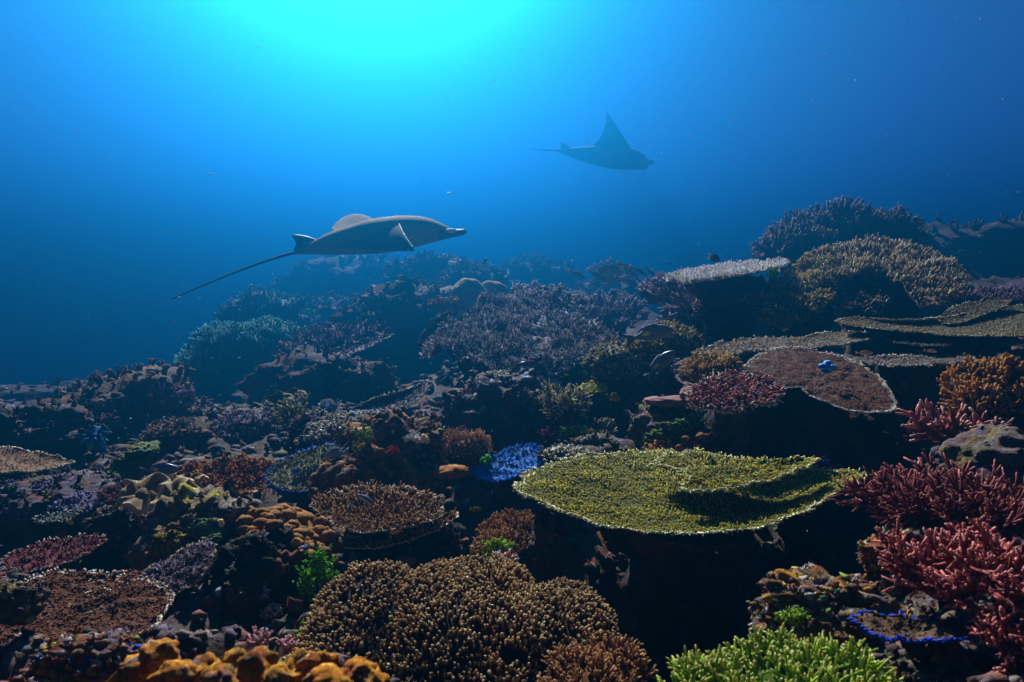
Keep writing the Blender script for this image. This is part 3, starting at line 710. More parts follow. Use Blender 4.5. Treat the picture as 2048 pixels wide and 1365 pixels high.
table('table_coral', 'small red-brown table coral with white branch tips', [(1380,798),(1395,775),(1430,757),(1480,750),(1530,762),(1560,785),(1545,805),(1500,815),(1450,822),(1410,819),(1385,810)], 2.45, '7c3018', 'e8d4c0', pitch=15, cup=0.02,
      spacing=0.0115, ln=0.03, r=0.0042, rim=(0.007, 0.024, 0.0048, 0.3, 2), lod=1, sides=5, lean=1.1, lo=0.8, hi=1.0, foot=(0.06, 0.12), seed=4, fork=1, plate_col='6a2c18')
table('table_coral', 'two-tier bowl of brown table coral with a small orange fish over its lip', [(628,1012),(690,990),(770,982),(840,992),(886,1012),(878,1035),(850,1055),(790,1068),(720,1073),(670,1060),(645,1040)], 2.12, '583a22', 'a88c66', pitch=9, cup=0.16,
      spacing=0.0088, ln=0.022, r=0.0028, rim=(0.006, 0.013, 0.0026, 0.4, 2), rimcol='e0ccb0', lean=0.5, foot=(0.06, 0.14), seed=5, lo=0.55,
      tiers=[([(676,1086),(730,1070),(800,1058),(850,1045),(900,1022),(919,1026),(892,1048),(835,1073),(765,1091),(705,1096)], -0.03, 9, 0, -0.015)])
table('table_coral', 'pale green plate coral with vivid blue fringe left of the orange-flanked boulder', [(533,965),(541,940),(570,920),(620,900),(662,890),(690,905),(695,935),(672,962),(640,978),(600,986),(560,980)], 2.5, '6a6a4c', '9ea888', pitch=24, cup=0.04,
      spacing=0.010, ln=0.010, r=0.0028, rim=(0.0045, 0.012, 0.0032, 0.3, 3), rimcol='0860f0', foot=(0.05, 0.1), seed=6, plate_col='6a6a50', bumps=0.004,
      tiers=[([(592,950),(615,938),(636,936),(634,944),(612,956),(596,958)], -0.01, 30, 0, 0.02)])
table('table_coral', 'bright blue-tipped plate coral just left of the green table coral', [(938,945),(968,934),(990,915),(1030,895),(1070,892),(1088,906),(1080,930),(1050,946),(1010,961),(970,961)], 2.65, '2862b4', '2c7cff', pitch=20, roll=-6, cup=0.04,
      spacing=0.0095, ln=0.006, r=0.003, rim=(0.006, 0.012, 0.0034, 0.3, 3), rimcol='0860f0', foot=(0.05, 0.1), seed=7, lo=0.5, hi=1.0, plate_col='2860a0', bumps=0.004)
table('table_coral', 'thin grey bowl-shaped plate with white rim in the dim middle distance', [(700,824),(760,800),(820,782),(851,771),(846,795),(818,814),(775,826),(725,830)], 3.7, '4a464c', '6e6c70', pitch=20, cup=0.16, spacing=0.016, ln=0.010, r=0.004, rim=(0.008, 0.014, 0.005, 0.3, 2), rimcol='c8d0c4', foot=(0.05, 0.1), seed=8)
table('table_coral', 'far mauve plate with pale edge reaching out from the left slope', [(578,714),(600,704),(650,706),(700,692),(785,672),(745,694),(690,715),(640,728),(600,726)], 5.8, '5a4a56', '8a8090', pitch=14, cup=0.08, spacing=0.028, ln=0.02, r=0.007, rim=(0.016, 0.026, 0.008), rimcol='a8a8b0', foot=(0.1, 0.3), seed=9)
table('table_coral', 'purple ragged shelf coral behind the far mauve plate', [(560,700),(600,672),(660,660),(730,655),(780,664),(740,680),(680,694),(610,704)], 6.2, '4a3040', '74586c', pitch=12, cup=0.05, spacing=0.04, ln=0.05, r=0.01, rim=(0.03, 0.04, 0.010), foot=(0.15, 0.4), seed=10, bumps=0.08)
table('table_coral', 'pale cream table coral standing clear at eye level on the right rise', [(1333,561),(1372,548),(1440,536),(1510,528),(1570,524),(1562,538),(1500,550),(1430,562),(1370,569)], 4.5, 'c4bc9c', 'ffffff', pitch=7, cup=0.03, spacing=0.017, ln=0.034, r=0.0052, rim=(0.011, 0.03, 0.0065, 0.5, 3), rimcol='fffbe4', foot=(0.18, 0.34), seed=11, lo=0.1, hi=0.7)
table('table_coral', 'long grey-green plate just behind the brown white-edged plate', [(1388,714),(1440,692),(1520,680),(1600,678),(1660,670),(1746,668),(1738,682),(1680,693),(1600,702),(1500,708),(1430,718)], 3.3, '5c5040', '8c8068', pitch=4, cup=0.04, spacing=0.013, ln=0.006, r=0.004, rim=(0.007, 0.016, 0.0048, 0.2, 2), rimcol='d4ceb0', foot=(0.1, 0.2), seed=12)
table('table_coral', 'thin grey plate jutting right behind the brown white-edged plate', [(1672,712),(1760,716),(1840,711),(1936,714),(1938,724),(1850,733),(1770,733),(1715,727)], 3.05, '544a42', '82786c', pitch=4, cup=0.03, spacing=0.013, ln=0.006, r=0.004, rim=(0.007, 0.014, 0.0046, 0.2, 2), rimcol='c8c4b4', foot=(0.1, 0.18), seed=13)
table('table_coral', 'wide olive plate layered along the right edge under the tan arch', [(1672,650),(1720,642),(1800,648),(1900,640),(2000,620),(2110,616),(2110,668),(2000,681),(1900,680),(1800,671),(1725,661)], 3.7, '4e4630', '7e7654', pitch=6, cup=0.05, spacing=0.013, ln=0.006, r=0.005, rim=(0.009, 0.016, 0.0052, 0.2, 2), rimcol='b8b090', foot=(0.14, 0.3), seed=14)
table('table_coral', 'smaller olive plate stacked above the wide olive plate at right', [(1880,646),(1905,618),(1950,606),(2015,602),(2012,614),(1965,632),(1920,650)], 3.95, '4a422e', '766e50', pitch=12, cup=0.05, spacing=0.013, ln=0.006, r=0.005, rim=(0.010, 0.014, 0.005), rimcol='9a9478', foot=(0.1, 0.2), seed=15)
table('table_coral', 'pale-edged tan plate cut by the left edge of the picture', [(-90,950),(-90,905),(0,897),(70,908),(146,926),(112,938),(50,947)], 3.0, '6a5034', '7e6444', pitch=7, cup=0.05, spacing=0.016, ln=0.004, r=0.004, rim=(0.005, 0.010, 0.005, 0.1, 2), rimcol='d8d8b4', foot=(0.1, 0.25), seed=16, sheet_edge='b0a070')
table('table_coral', 'dark red plate with frosted edge at the left edge', [(6,1138),(22,1110),(80,1088),(150,1076),(212,1078),(180,1106),(125,1130),(60,1143)], 2.0, '4c1c1c', '6e2e2c', pitch=9, cup=0.06, spacing=0.011, ln=0.008, r=0.003, rim=(0.005, 0.010, 0.0028, 0.3, 2), rimcol='c0a8a0', foot=(0.08, 0.2), seed=17)
table('table_coral', 'small oval grey-violet plate leaning over the big brown plate', [(268,1172),(300,1136),(350,1106),(400,1084),(426,1084),(427,1115),(402,1155),(362,1181),(310,1187)], 1.72, '584a4c', '948894', pitch=22, roll=-8, cup=-0.02, spacing=0.0062, ln=0.007, r=0.0022, rim=(0.004, 0.007, 0.0022, 0.3, 2), rimcol='cabca8', foot=(0.05, 0.1), seed=18)
table('table_coral', 'big flat brown plate with small white-rimmed ledges at bottom left', [(-110,1370),(-90,1230),(10,1190),(65,1160),(120,1145),(200,1150),(285,1157),(345,1192),(322,1240),(288,1270),(240,1282),(180,1302),(100,1342),(30,1372),(-40,1390)], 1.42, '4a2a1a', '5c3826', pitch=10, cup=0.04, spacing=0.0056, ln=0.0024, r=0.003, rim=(0.0038, 0.006, 0.0023, 0.3, 2), rimcol='dac8b0', foot=(0.12, 0.3), seed=19, plate_col='4a2a1a', bumps=0.006, bfreq=8,
      tiers=[([(183,1168),(200,1158),(215,1160),(214,1172),(195,1176)], -0.02, 14, 0, 0.012), ([(240,1172),(262,1150),(285,1152),(280,1172),(255,1178)], -0.02, 14, 0, 0.014), ([(178,1200),(205,1188),(222,1190),(220,1200),(190,1206)], -0.06, 14, 0, 0.012), ([(143,1226),(175,1216),(208,1218),(200,1230),(160,1232)], -0.09, 14, 0, 0.012), ([(-30,1300),(10,1272),(40,1266),(36,1284),(0,1302)], -0.1, 14, 0, 0.012)])
table('table_coral', 'ochre scalloped plate with coarse knobs between cream leather coral and blue-fringed plate', [(350,950),(385,928),(440,920),(500,913),(546,928),(541,966),(503,989),(468,981),(452,962),(438,984),(398,986),(372,968)], 2.75, '6a3612', 'b8742e', pitch=24, cup=-0.03, spacing=0.013, ln=0.013, r=0.0045, rim=(0.007, 0.012, 0.004, 0.2, 2), rimcol='c89048', foot=(0.08, 0.12), seed=20, lod=1, sides=5, bumps=0.02)
table('table_coral', 'thin plate with a vivid blue edge at the bottom right', [(1703,1243),(1722,1226),(1800,1238),(1890,1244),(1988,1262),(1940,1276),(1850,1284),(1770,1277),(1730,1262)], 1.2, '4e3a2a', '6a5a48', pitch=4, cup=0.05, spacing=0.009, ln=0.004, r=0.0022, rim=(0.0034, 0.008, 0.0026, 0.2, 3), rimcol='0450f0', foot=(0.05, 0.09), seed=21)
table('table_coral', 'fan-shaped pale plate beside the open tan thicket coral', [(1160,885),(1175,862),(1190,843),(1215,838),(1232,848),(1226,868),(1205,884),(1180,892)], 3.0, '55503c', 'a09a78', pitch=38, cup=0.04, spacing=0.012, ln=0.013, r=0.0035, rim=(0.009, 0.016, 0.0038, 0.2, 2), rimcol='ccc6a4', foot=(0.05, 0.1), seed=22)
table('table_coral', 'bright yellow-green little shelf coral on the grey-green knoll', [(1160,775),(1172,768),(1195,765),(1213,770),(1208,780),(1185,785),(1165,784)], 3.45, 'a0a010', 'e6ea3a', pitch=20, cup=0.0, spacing=0.012, ln=0.012, r=0.005, rim=(0.008, 0.012, 0.0055), foot=(0.04, 0.06), seed=23, lod=1, sides=5)
table('table_coral', 'mauve layered plate coral right of the big mauve curtain', [(1150,625),(1180,600),(1230,588),(1275,592),(1292,615),(1275,645),(1230,655),(1180,650)], 5.9, '52404e', '9c8898', pitch=18, cup=-0.03, spacing=0.026, ln=0.05, r=0.009, rim=(0.016, 0.04, 0.009, 0.3, 2), foot=(0.15, 0.3), seed=24, bumps=0.07, lean=1.0, up=-0.2)
table('table_coral', 'flat dim shelf on the ridge just above the mauve curtain', [(1080,600),(1130,588),(1200,592),(1255,600),(1215,608),(1150,612),(1105,608)], 6.6, '4c4c48', '8a8c84', pitch=6, cup=0.03, spacing=0.03, ln=0.03, r=0.008, rim=(0.02, 0.03, 0.009), foot=(0.12, 0.3), seed=25)
table('table_coral', 'thin pinkish ledge at right edge behind the olive plates', [(1890,600),(1950,585),(2030,580),(2110,576),(2110,596),(2030,602),(1950,606)], 5.2, '40303a', '6a5460', pitch=8, cup=0.03, spacing=0.03, ln=0.05, r=0.008, rim=(0.02, 0.03, 0.009), foot=(0.1, 0.3), seed=26)
table('table_coral', 'dim thin plate in shade below the wide olive plate', [(1770,668),(1840,680),(1900,686),(1880,694),(1820,690),(1776,680)], 3.4, '3c3630', '5e564c', pitch=3, cup=0.03, spacing=0.013, ln=0.006, r=0.004, rim=(0.009, 0.012, 0.0045), rimcol='8a8272', foot=(0.06, 0.12), seed=27)
table('table_coral', 'shaded rusty plate tucked under the red table coral', [(1560,930),(1590,922),(1640,924),(1665,934),(1640,942),(1590,942)], 2.5, '4a2a1c', '6a4430', pitch=6, cup=0.06, spacing=0.012, ln=0.005, r=0.003, rim=(0.006, 0.008, 0.0035), rimcol='9a7450', foot=(0.04, 0.08), seed=28)
table('table_coral', 'low frosted plate in the purple rubble at far left', [(70,1040),(110,1028),(160,1020),(146,1034),(105,1046)], 2.35, '3c4440', '6c7a70', pitch=12, cup=0.04, spacing=0.012, ln=0.008, r=0.003, rim=(0.006, 0.012, 0.004), rimcol='a8b8a8', foot=(0.04, 0.1), seed=29)
table('table_coral', 'brown ledge coral with pale lip standing at the far left rubble', [(28,868),(60,855),(110,850),(118,858),(80,868),(45,876)], 3.9, '5a3a2c', '7a5844', pitch=8, cup=0.03, spacing=0.02, ln=0.01, r=0.005, rim=(0.01, 0.014, 0.005), rimcol='a88c74', foot=(0.1, 0.15), seed=30)

# ------------------------------------------------------------------ curtains and arches of finger coral
CUR = dict(lod=1, sides=5, up=0.55, jit=0.34, lo=0.45, hi=1.0)
table('curtain_coral', 'large mauve curtain of finger coral draped over the centre of the reef', [(848,708),(868,672),(908,642),(960,606),(1015,590),(1070,588),(1095,620),(1090,660),(1075,700),(1050,735),(1010,748),(965,736),(930,722),(900,704)], 4.7, '4c3e4a', 'd0c8d8', pitch=16, cup=-0.03, spacing=0.019, ln=0.042, r=0.0048, rim=(0.012, 0.03, 0.006, 0.3, 2), foot=(0.25, 0.3), seed=31, fork=1, bumps=0.05, bfreq=6, cut=0.62, **CUR)
table('curtain_coral', 'right wing of pale-tipped mauve finger coral with dark hollows', [(1085,640),(1120,625),(1165,640),(1205,662),(1242,690),(1215,716),(1165,722),(1125,735),(1090,728),(1072,690)], 4.5, '50464c', 'd4dce0', pitch=16, cup=-0.03, spacing=0.019, ln=0.04, r=0.0048, rim=(0.012, 0.03, 0.006, 0.3, 2), foot=(0.2, 0.25), seed=32, fork=1, bumps=0.05, bfreq=6, cut=0.5, **CUR)
table('curtain_coral', 'lower tongue of frosted finger coral below the mauve curtain', [(1000,742),(1040,728),(1090,732),(1122,742),(1112,762),(1078,776),(1040,778),(1012,766)], 4.25, '50484e', 'd8dce4', pitch=16, cup=-0.02, spacing=0.018, ln=0.036, r=0.0048, rim=(0.011, 0.024, 0.006, 0.2, 2), foot=(0.1, 0.15), seed=33, fork=1, bumps=0.05, **CUR)
table('curtain_coral', 'upper fringe of mauve finger coral along the ridge line', [(985,605),(1030,585),(1085,575),(1135,590),(1180,612),(1190,632),(1140,628),(1080,622),(1030,622)], 5.3, '544854', 'c8c4d4', pitch=16, cup=-0.03, spacing=0.024, ln=0.05, r=0.008, rim=(0.016, 0.03, 0.008), foot=(0.2, 0.3), seed=34, bumps=0.05, **CUR)
TAN = dict(lod=1, sides=5, up=0.5, jit=0.34, lo=0.4, hi=1.0)
table('arch_coral', 'big tan arch of finger coral crowning the right rise', [(1585,560),(1620,510),(1680,486),(1750,479),(1830,490),(1895,520),(1932,552),(1918,592),(1870,608),(1838,600),(1820,570),(1770,548),(1720,545),(1680,540),(1640,560),(1605,580)], 5.0, '644c34', 'd0b488', pitch=20, cup=-0.03, spacing=0.021, ln=0.05, r=0.0075, rim=(0.013, 0.03, 0.007, 0.2, 2), foot=(0.25, 0.35), seed=35, bumps=0.05, bfreq=6, **TAN)
table('arch_coral', 'yellow-tan left apron of the big finger coral arch', [(1520,625),(1545,585),(1575,545),(1610,515),(1660,520),(1690,540),(1672,575),(1655,605),(1610,630),(1565,644),(1535,640)], 4.7, '66521e', 'd8b858', pitch=20, cup=-0.03, spacing=0.019, ln=0.036, r=0.007, rim=(0.011, 0.024, 0.0065, 0.2, 2), foot=(0.2, 0.3), seed=36, bumps=0.05, **TAN)
table('arch_coral', 'shaded olive sheet hanging inside the big finger coral arch', [(1668,600),(1690,572),(1740,560),(1776,575),(1782,598),(1765,618),(1735,625),(1720,612),(1700,622),(1680,615)], 4.75, '4a3e30', '8a7a5c', pitch=18, cup=-0.02, spacing=0.02, ln=0.022, r=0.006, rim=(0.012, 0.02, 0.006), rimcol='a89878', foot=(0.15, 0.2), seed=37, bumps=0.05, **TAN)
mound('finger_coral_mound', 'dark brown bushy mound at the top of the right rise', [(1665,485,7.0,100,60,0.5),(1600,505,6.8,70,42,0.4),(1755,490,7.0,70,52,0.4),(1560,515,6.6,34,32,0.25)], '3e2c2a', '7a6460', 0.045, 0.09, 0.013, seed=40, up=0.6, fork=1)
mound('finger_coral_mound', 'blue-green frosted coral mound on the far left slope', [(490,705,7.0,105,62,0.55),(545,690,7.0,60,44,0.4),(430,735,6.8,60,50,0.4)], '2c5456', '74c0b4', 0.036, 0.045, 0.009, seed=42, up=0.5, lo=0.1)
mound('finger_coral_mound', 'dim blue-green coral mound behind the frosted one on the left slope', [(535,640,8.8,80,55,0.6),(480,660,8.6,45,35,0.4),(590,660,8.8,45,42,0.4)], '2a484c', '5a9a98', 0.05, 0.06, 0.012, seed=44, up=0.5)
mound('finger_coral_mound', 'wide brown bristling finger coral filling the bottom centre', [(905,1310,1.5,235,130,0.30),(735,1256,1.5,105,95,0.2),(960,1240,1.55,135,80,0.2),(1110,1290,1.5,125,90,0.2),(680,1325,1.4,90,90,0.18)], '442810', 'b09668', 0.0083, 0.018, 0.0029, seed=46, up=1.0, jit=0.3, lod=1, sides=5, lo=0.6, hi=1.0, core='1c1008', amp=0.10, taper=0.95, nmin=-0.1)
mound('finger_coral_mound', 'orange-brown frilled finger coral at the bottom edge right of the brown mound', [(1225,1335,1.3,55,30,0.08),(1160,1372,1.22,70,30,0.08)], '4a2a12', 'a07a50', 0.009, 0.02, 0.0026, seed=48, up=0.8, lod=1, sides=5, fork=1)
mound('finger_coral_mound', 'lime green bushy coral with pale tips at the bottom edge', [(1570,1440,0.98,190,80,0.14),(1450,1460,0.95,120,62,0.10),(1690,1430,1.0,90,66,0.1)], '607c04', 'e0e46c', 0.0105, 0.034, 0.0024, seed=50, up=0.9, jit=0.4, lod=1, sides=6, fork=2, lo=0.65, hi=1.0, core='2c4004', taper=0.85)
mound('finger_coral_mound', 'rusty yellow finger coral at the right edge in half shade', [(2010,800,2.6,85,58,0.2),(1960,820,2.55,40,36,0.12)], '3c2410', '9a6c30', 0.016, 0.035, 0.007, seed=52, up=0.8, lod=1, sides=6, fork=1)
mound('finger_coral_mound', 'brown bush of upright fingers behind the blue-tipped plate', [(922,902,2.75,52,30,0.08)], '5a3c2c', 'b8926c', 0.011, 0.03, 0.003, seed=54, up=1.2, fork=1, sides=5)
mound('finger_coral_mound', 'brown thicket coral tucked between bowl coral and green table', [(1030,1085,2.2,62,40,0.1),(1000,1110,2.1,40,30,0.08)], '503018', 'a87c50', 0.011, 0.026, 0.003, seed=56, up=1.0, fork=1, sides=5)
mound('finger_coral_mound', 'grey-white bristly dome on the rubble slope left of the orange boulder', [(690,858,3.1,58,26,0.12),(650,872,3.0,36,24,0.1)], '4c463e', 'b4b0a0', 0.014, 0.016, 0.006, seed=58, up=0.8, sides=6)
mound('finger_coral_mound', 'yellow-brown knobby coral under the striped fish right of centre', [(1340,685,3.7,55,32,0.15),(1290,700,3.6,40,22,0.12)], '50421e', 'b09a4c', 0.018, 0.024, 0.006, seed=60, up=0.7, sides=6)
mound('finger_coral_mound', 'tan knobbed coral just left of the red table coral top', [(1430,735,2.9,55,22,0.10),(1395,750,2.85,30,20,0.08)], '54401e', 'b0904c', 0.012, 0.018, 0.0048, seed=62, up=0.9, sides=6)
mound('finger_coral_mound', 'dark olive bristly slope below the striped fish', [(1235,735,3.6,60,40,0.2)], '443c26', '9a9060', 0.018, 0.016, 0.006, seed=64, up=0.6, sides=5)
mound('finger_coral_mound', 'cream nubbly coral capping the purple boulder', [(985,768,3.5,42,18,0.1)], '6a5a44', 'd0c09a', 0.014, 0.018, 0.006, seed=66, up=0.8, sides=6)
mound('finger_coral_mound', 'pale speckled coral on the shelf left of the green table coral', [(1140,925,2.5,48,26,0.08)], '5a5038', 'c0c4a8', 0.014, 0.012, 0.0055, seed=68, up=0.6, sides=6)
mound('finger_coral_mound', 'brown rosette coral between dark mound and green soft coral on the left', [(350,875,3.7,52,28,0.15)], '4a382e', '8a7464', 0.018, 0.022, 0.006, seed=70, up=0.5, sides=6)
mound('finger_coral_mound', 'violet bushy coral in the middle of the left slope', [(490,860,4.0,58,26,0.2)], '463640', '80707c', 0.02, 0.024, 0.006, seed=72, up=0.5, sides=5)
mound('finger_coral_mound', 'violet tufted coral at left above the dark red plate', [(165,1015,2.5,50,22,0.1),(100,985,2.7,60,22,0.12)], '3c3450', '7a7096', 0.014, 0.014, 0.005, seed=74, up=0.5, sides=5)
mound('finger_coral_mound', 'lavender fringed coral at the left foot of the pale table coral', [(1320,585,5.0,40,20,0.15)], '52424e', 'a898ac', 0.026, 0.04, 0.007, seed=76, up=0.5, sides=5, fork=1)
mound('finger_coral_mound', 'small orange-brown bush beside the sunlit green patch', [(1360,915,2.5,48,26,0.08),(1320,900,2.5,30,18,0.06)], '6a4218', 'a87434', 0.013, 0.010, 0.006, seed=78, up=0.5, sides=6, taper=0.9)
mound('finger_coral_mound', 'orange branching tuft on the ridge left of the pale domes', [(885,612,6.4,28,10,0.1)], '6a3a1e', 'b07840', 0.03, 0.05, 0.008, seed=80, up=0.9, sides=5, fork=1)
table('leaf_coral', 'narrow yellow-tan leaf coral leaning up at the left of the mauve curtain', [(838,690),(855,655),(890,626),(908,622),(895,645),(868,675),(848,698)], 5.4, '5a5230', '8e8450', pitch=50, cup=0.02, spacing=0.03, ln=0.012, r=0.007, rim=(0.016, 0.016, 0.007), foot=None, seed=81)
table('leaf_coral', 'faded red ridged fan coral left of the cream leather coral', [(196,998),(215,975),(250,965),(262,980),(240,998),(212,1004)], 2.5, '5a3030', '8a5450', pitch=30, cup=0.04, spacing=0.01, ln=0.012, r=0.003, rim=(0.008, 0.012, 0.003), foot=(0.04, 0.08), seed=82)

# ------------------------------------------------------------------ rounded, lobed and soft corals
GOLD = skin_mat('golden_coral', '5c3a14', '8a6024', 16, 0.8, 160)
rs = np.random.default_rng(3); L = []
for i in range(120):
    a, q = rs.uniform(0, 6.28), rs.uniform(0.05, 1) ** 0.5
    x, y = math.cos(a) * q, math.sin(a) * q
    px = 568 + 105 * x + 10 * y; py = 1078 + 66 * y + 16 * x
    L.append((px, py, 1.86 + 0.12 * (q ** 2) - 0.10 * y + 0.02 * rs.normal(), rs.uniform(8, 18), rs.uniform(7, 13)))
lobed('knobbly_coral', 'golden brown coral of many rounded knobs left of the bowl coral', [(560, 1090, 2.02, 100, 60, 0.15)] + L, GOLD, 90, sub=3, lump=0.2, part='knob')
rs = np.random.default_rng(4); L = []
for i in range(46):
    L.append((1395 + rs.uniform(-42, 36), 900 + rs.uniform(-28, 34), 2.5 + 0.05 * rs.normal(), rs.uniform(7, 11), rs.uniform(5, 8)))
lobed('knobbly_coral', 'rust brown cluster of small overlapping knobs on the rock above the green table', L, skin_mat('rust_coral', '54300f', '7c4c20', 20, 0.8, 200), 120, sub=2, part='knob')
DOME = skin_mat('dome_coral', '8a7c5e', 'a89a7c', 3, 0.8, 24)
lobed('dome_coral', 'smooth pale dome coral, the larger left one on the ridge', [(937, 592, 7.0, 38, 34)], DOME, 200, sub=4, amp=0.08, lump=0.05, part='dome')
lobed('dome_coral', 'smooth tan dome coral right behind the larger pale dome', [(985, 588, 7.2, 34, 26)], skin_mat('dome_coral_tan', '8a6c44', 'a08458', 3, 0.8, 24), 203, sub=4, amp=0.08, lump=0.05, part='dome')
lobed('dome_coral', 'small grey dome coral beside the black hollow at bottom centre', [(1245, 1245, 1.75, 32, 22)], skin_mat('dome_grey', '3a342e', '524a42', 20, 0.8, 120), 205, sub=4, amp=0.08, lump=0.05, part='dome')
lobed('dome_coral', 'tiny grey ball coral in front of the white-rimmed bowl plate', [(748, 832, 3.2, 9, 9), (752, 836, 3.22, 8, 7)], skin_mat('dome_grey2', '5a5450', '7a7470', 20, 0.8, 120), 207, sub=3, amp=0.08, lump=0.05, part='dome')
lobed('orange_sponge', 'bright orange lobed sponge in the near foreground at the bottom left', [(270,1352,0.86,42,40),(318,1330,0.88,34,46),(345,1362,0.83,44,36),(398,1352,0.86,40,36),(440,1368,0.82,40,34),(470,1336,0.88,36,32),(516,1346,0.86,42,44),(560,1366,0.83,36,36),(600,1352,0.87,40,44),(640,1340,0.86,44,36),(668,1366,0.82,52,34),(715,1352,0.85,40,32),(748,1372,0.84,34,30)],
      rock_mat(['3a1c02', '8a5008', 'b87412', 'c8881c', 'd8a448'], 20.0, None, 9, 0.6, 260, bump=0.5, seed=21.0), 220, sub=4, amp=0.18, lump=0.10, freq=1.1, ridge=0.32)
lobed('orange_crust_sponge', 'rust orange sponge sheet spread over the left flank of the central boulder', [(690,965,2.42,58,42,0.08),(735,925,2.52,40,34,0.07),(655,985,2.38,34,22,0.06)], rock_mat(['5c2c08', '8a4a10', 'a0601a', 'a86a24', 'c8b080'], 16.0, None, 9, 0.6, 120, seed=12.0), 240, sub=5, amp=0.2, lump=0.2)
lobed('orange_crust_sponge', 'ochre crust on the dark rock right of the central boulder', [(905,943,2.55,34,12,0.05)], skin_mat('ochre_crust', '6a3c0c', '9a6420', 20, 0.8, 160), 243, sub=4, part='lobe')
lobed('orange_crust_sponge', 'vertical orange crust running down the pillar under the red table coral', [(1400,905,2.62,12,48,0.04),(1408,945,2.6,18,26,0.04)], skin_mat('orange_crust', '5a300a', '9a5c14', 20, 0.8, 160), 246, sub=4, part='lobe')
LEATHER = coral_mat('6a563a', 'b09c78', 0.6, 1.0, 12.0, 0.3)
ruffle('leather_coral', 'cream folded leather coral, the left cap of the pair above the mottled boulder', 285, 988, 2.25, 54, LEATHER, 5, 4, 0.32, pitch=24)
ruffle('leather_coral', 'cream folded leather coral, the right cap of the pair beside the ochre plate', 352, 992, 2.2, 50, LEATHER, 9, 4, 0.36, pitch=28)
ruffle('leather_coral', 'upper small cream leather coral cap just under the grey-blue fish', 378, 962, 2.35, 30, LEATHER, 12, 4, 0.32, pitch=22)
OCH = coral_mat('54482c', '8c7c50', 0.6, 1.0, 10.0, 0.3)
ruffle('leather_coral', 'ochre wavy leather coral on the dim left slope', 558, 808, 3.9, 34, OCH, 15, 3, 0.4, pitch=28)
ruffle('leather_coral', 'greenish wavy leather coral right above the ochre one', 592, 792, 4.1, 26, OCH, 18, 3, 0.4, pitch=25)
ruffle('giant_clam', 'electric blue frilled clam on the dark outcrop at left', 190, 872, 3.7, 28, coral_mat('1a4a78', '58b8f0', 0.7, 1.0, 14.0, 0.3), 21, 8, 0.55, cat='clam', pitch=30)
lobed('soft_coral', 'pale green lumpy soft coral left of the grey-blue fish', [(262,925,2.9,26,26,0.08),(285,905,2.95,30,16,0.08),(248,950,2.85,22,18,0.07)], rock_mat(['2c3c1c', '4e6a2c', '6a8844', '7c9850', '93a870'], 14.0, None, 9, 0.6, 120, seed=14.0), 260, sub=5, amp=0.3, lump=0.4, part='lobe')
lobed('green_crust', 'mint green crust patch on the pale mottled boulder', [(408,1058,1.90,28,22,0.03),(422,1074,1.88,20,14,0.03)], rock_mat(['4a5a44', '5c8450', '7aa86c', '8cc084', 'a8d8a0'], 22.0, None, 9, 0.6, 150, seed=15.0), 263, sub=5, amp=0.35, lump=0.45, part='lobe')
lobed('green_crust', 'vivid green crust on the rock shoulder left of the red table coral', [(1340,868,2.54,32,20,0.04),(1315,880,2.52,22,18,0.04),(1362,852,2.56,18,12,0.03)], rock_mat(['1c3008', '2c5a0c', '4a8418', '5c9a20', '8ab860'], 26.0, None, 9, 0.6, 160, seed=16.0), 266, sub=5, amp=0.35, lump=0.5, part='lobe')
lobed('yellow_crust', 'mustard yellow crust below the mint patch on the mottled boulder', [(328,1100,1.82,24,30,0.03),(345,1080,1.83,18,18,0.03)], rock_mat(['3c3410', '6a5a08', '8a7c10', 'a0921a', 'a8a050'], 30.0, None, 9, 0.6, 170, seed=17.0), 269, sub=5, amp=0.35, lump=0.45, part='lobe')
lobed('blue_sponge', 'small bright blue sponge ring on the brown white-edged plate', [(1645,732,2.68,9,6),(1656,727,2.70,9,6),(1664,735,2.68,8,7),(1653,742,2.66,9,5)], skin_mat('blue_sponge', '1c70c8', '60b0e8', 20, 0.7, 200), 272, cat='sponge', sub=3, part='lobe')
lobed('pink_crust_coral', 'dusty pink ridged coral wedge left of the red table coral', [(1345,803,2.72,50,11,0.06),(1385,790,2.70,26,16,0.05),(1310,802,2.75,24,7,0.05)], skin_mat('pink_crust', '6a4644', '94706a', 18, 0.8, 160), 275, sub=4, part='ridge')
lobed('brain_coral', 'brown smooth hump coral above the sunlit green crust', [(1320,845,2.7,40,22,0.08)], skin_mat('brown_hump', '54402e', '705a46', 24, 0.8, 180), 278, sub=4, part='hump')
for i, (px, py, D, lab) in enumerate([(418,1205,1.7,'bluish puffball soft coral, lowest of the three on the dark rock'), (478,1165,1.7,'bluish puffball soft coral, upper left of the three on the dark rock'), (522,1188,1.68,'bluish puffball soft coral, rightmost of the three on the dark rock'), (545,1225,1.66,'pale brown tuft with white frills low on the dark rock')]):
    mound('puff_coral', lab, [(px, py, D, 15 + i, 11, 0.02)], ['54546c', '565670', '5a5a78', '6a5a50'][i], ['9a9ab4', 'a0a0bc', 'a6a6c2', 'b8b8b0'][i], 0.006, 0.007, 0.0024, seed=280 + i, cat='soft coral', sides=5)

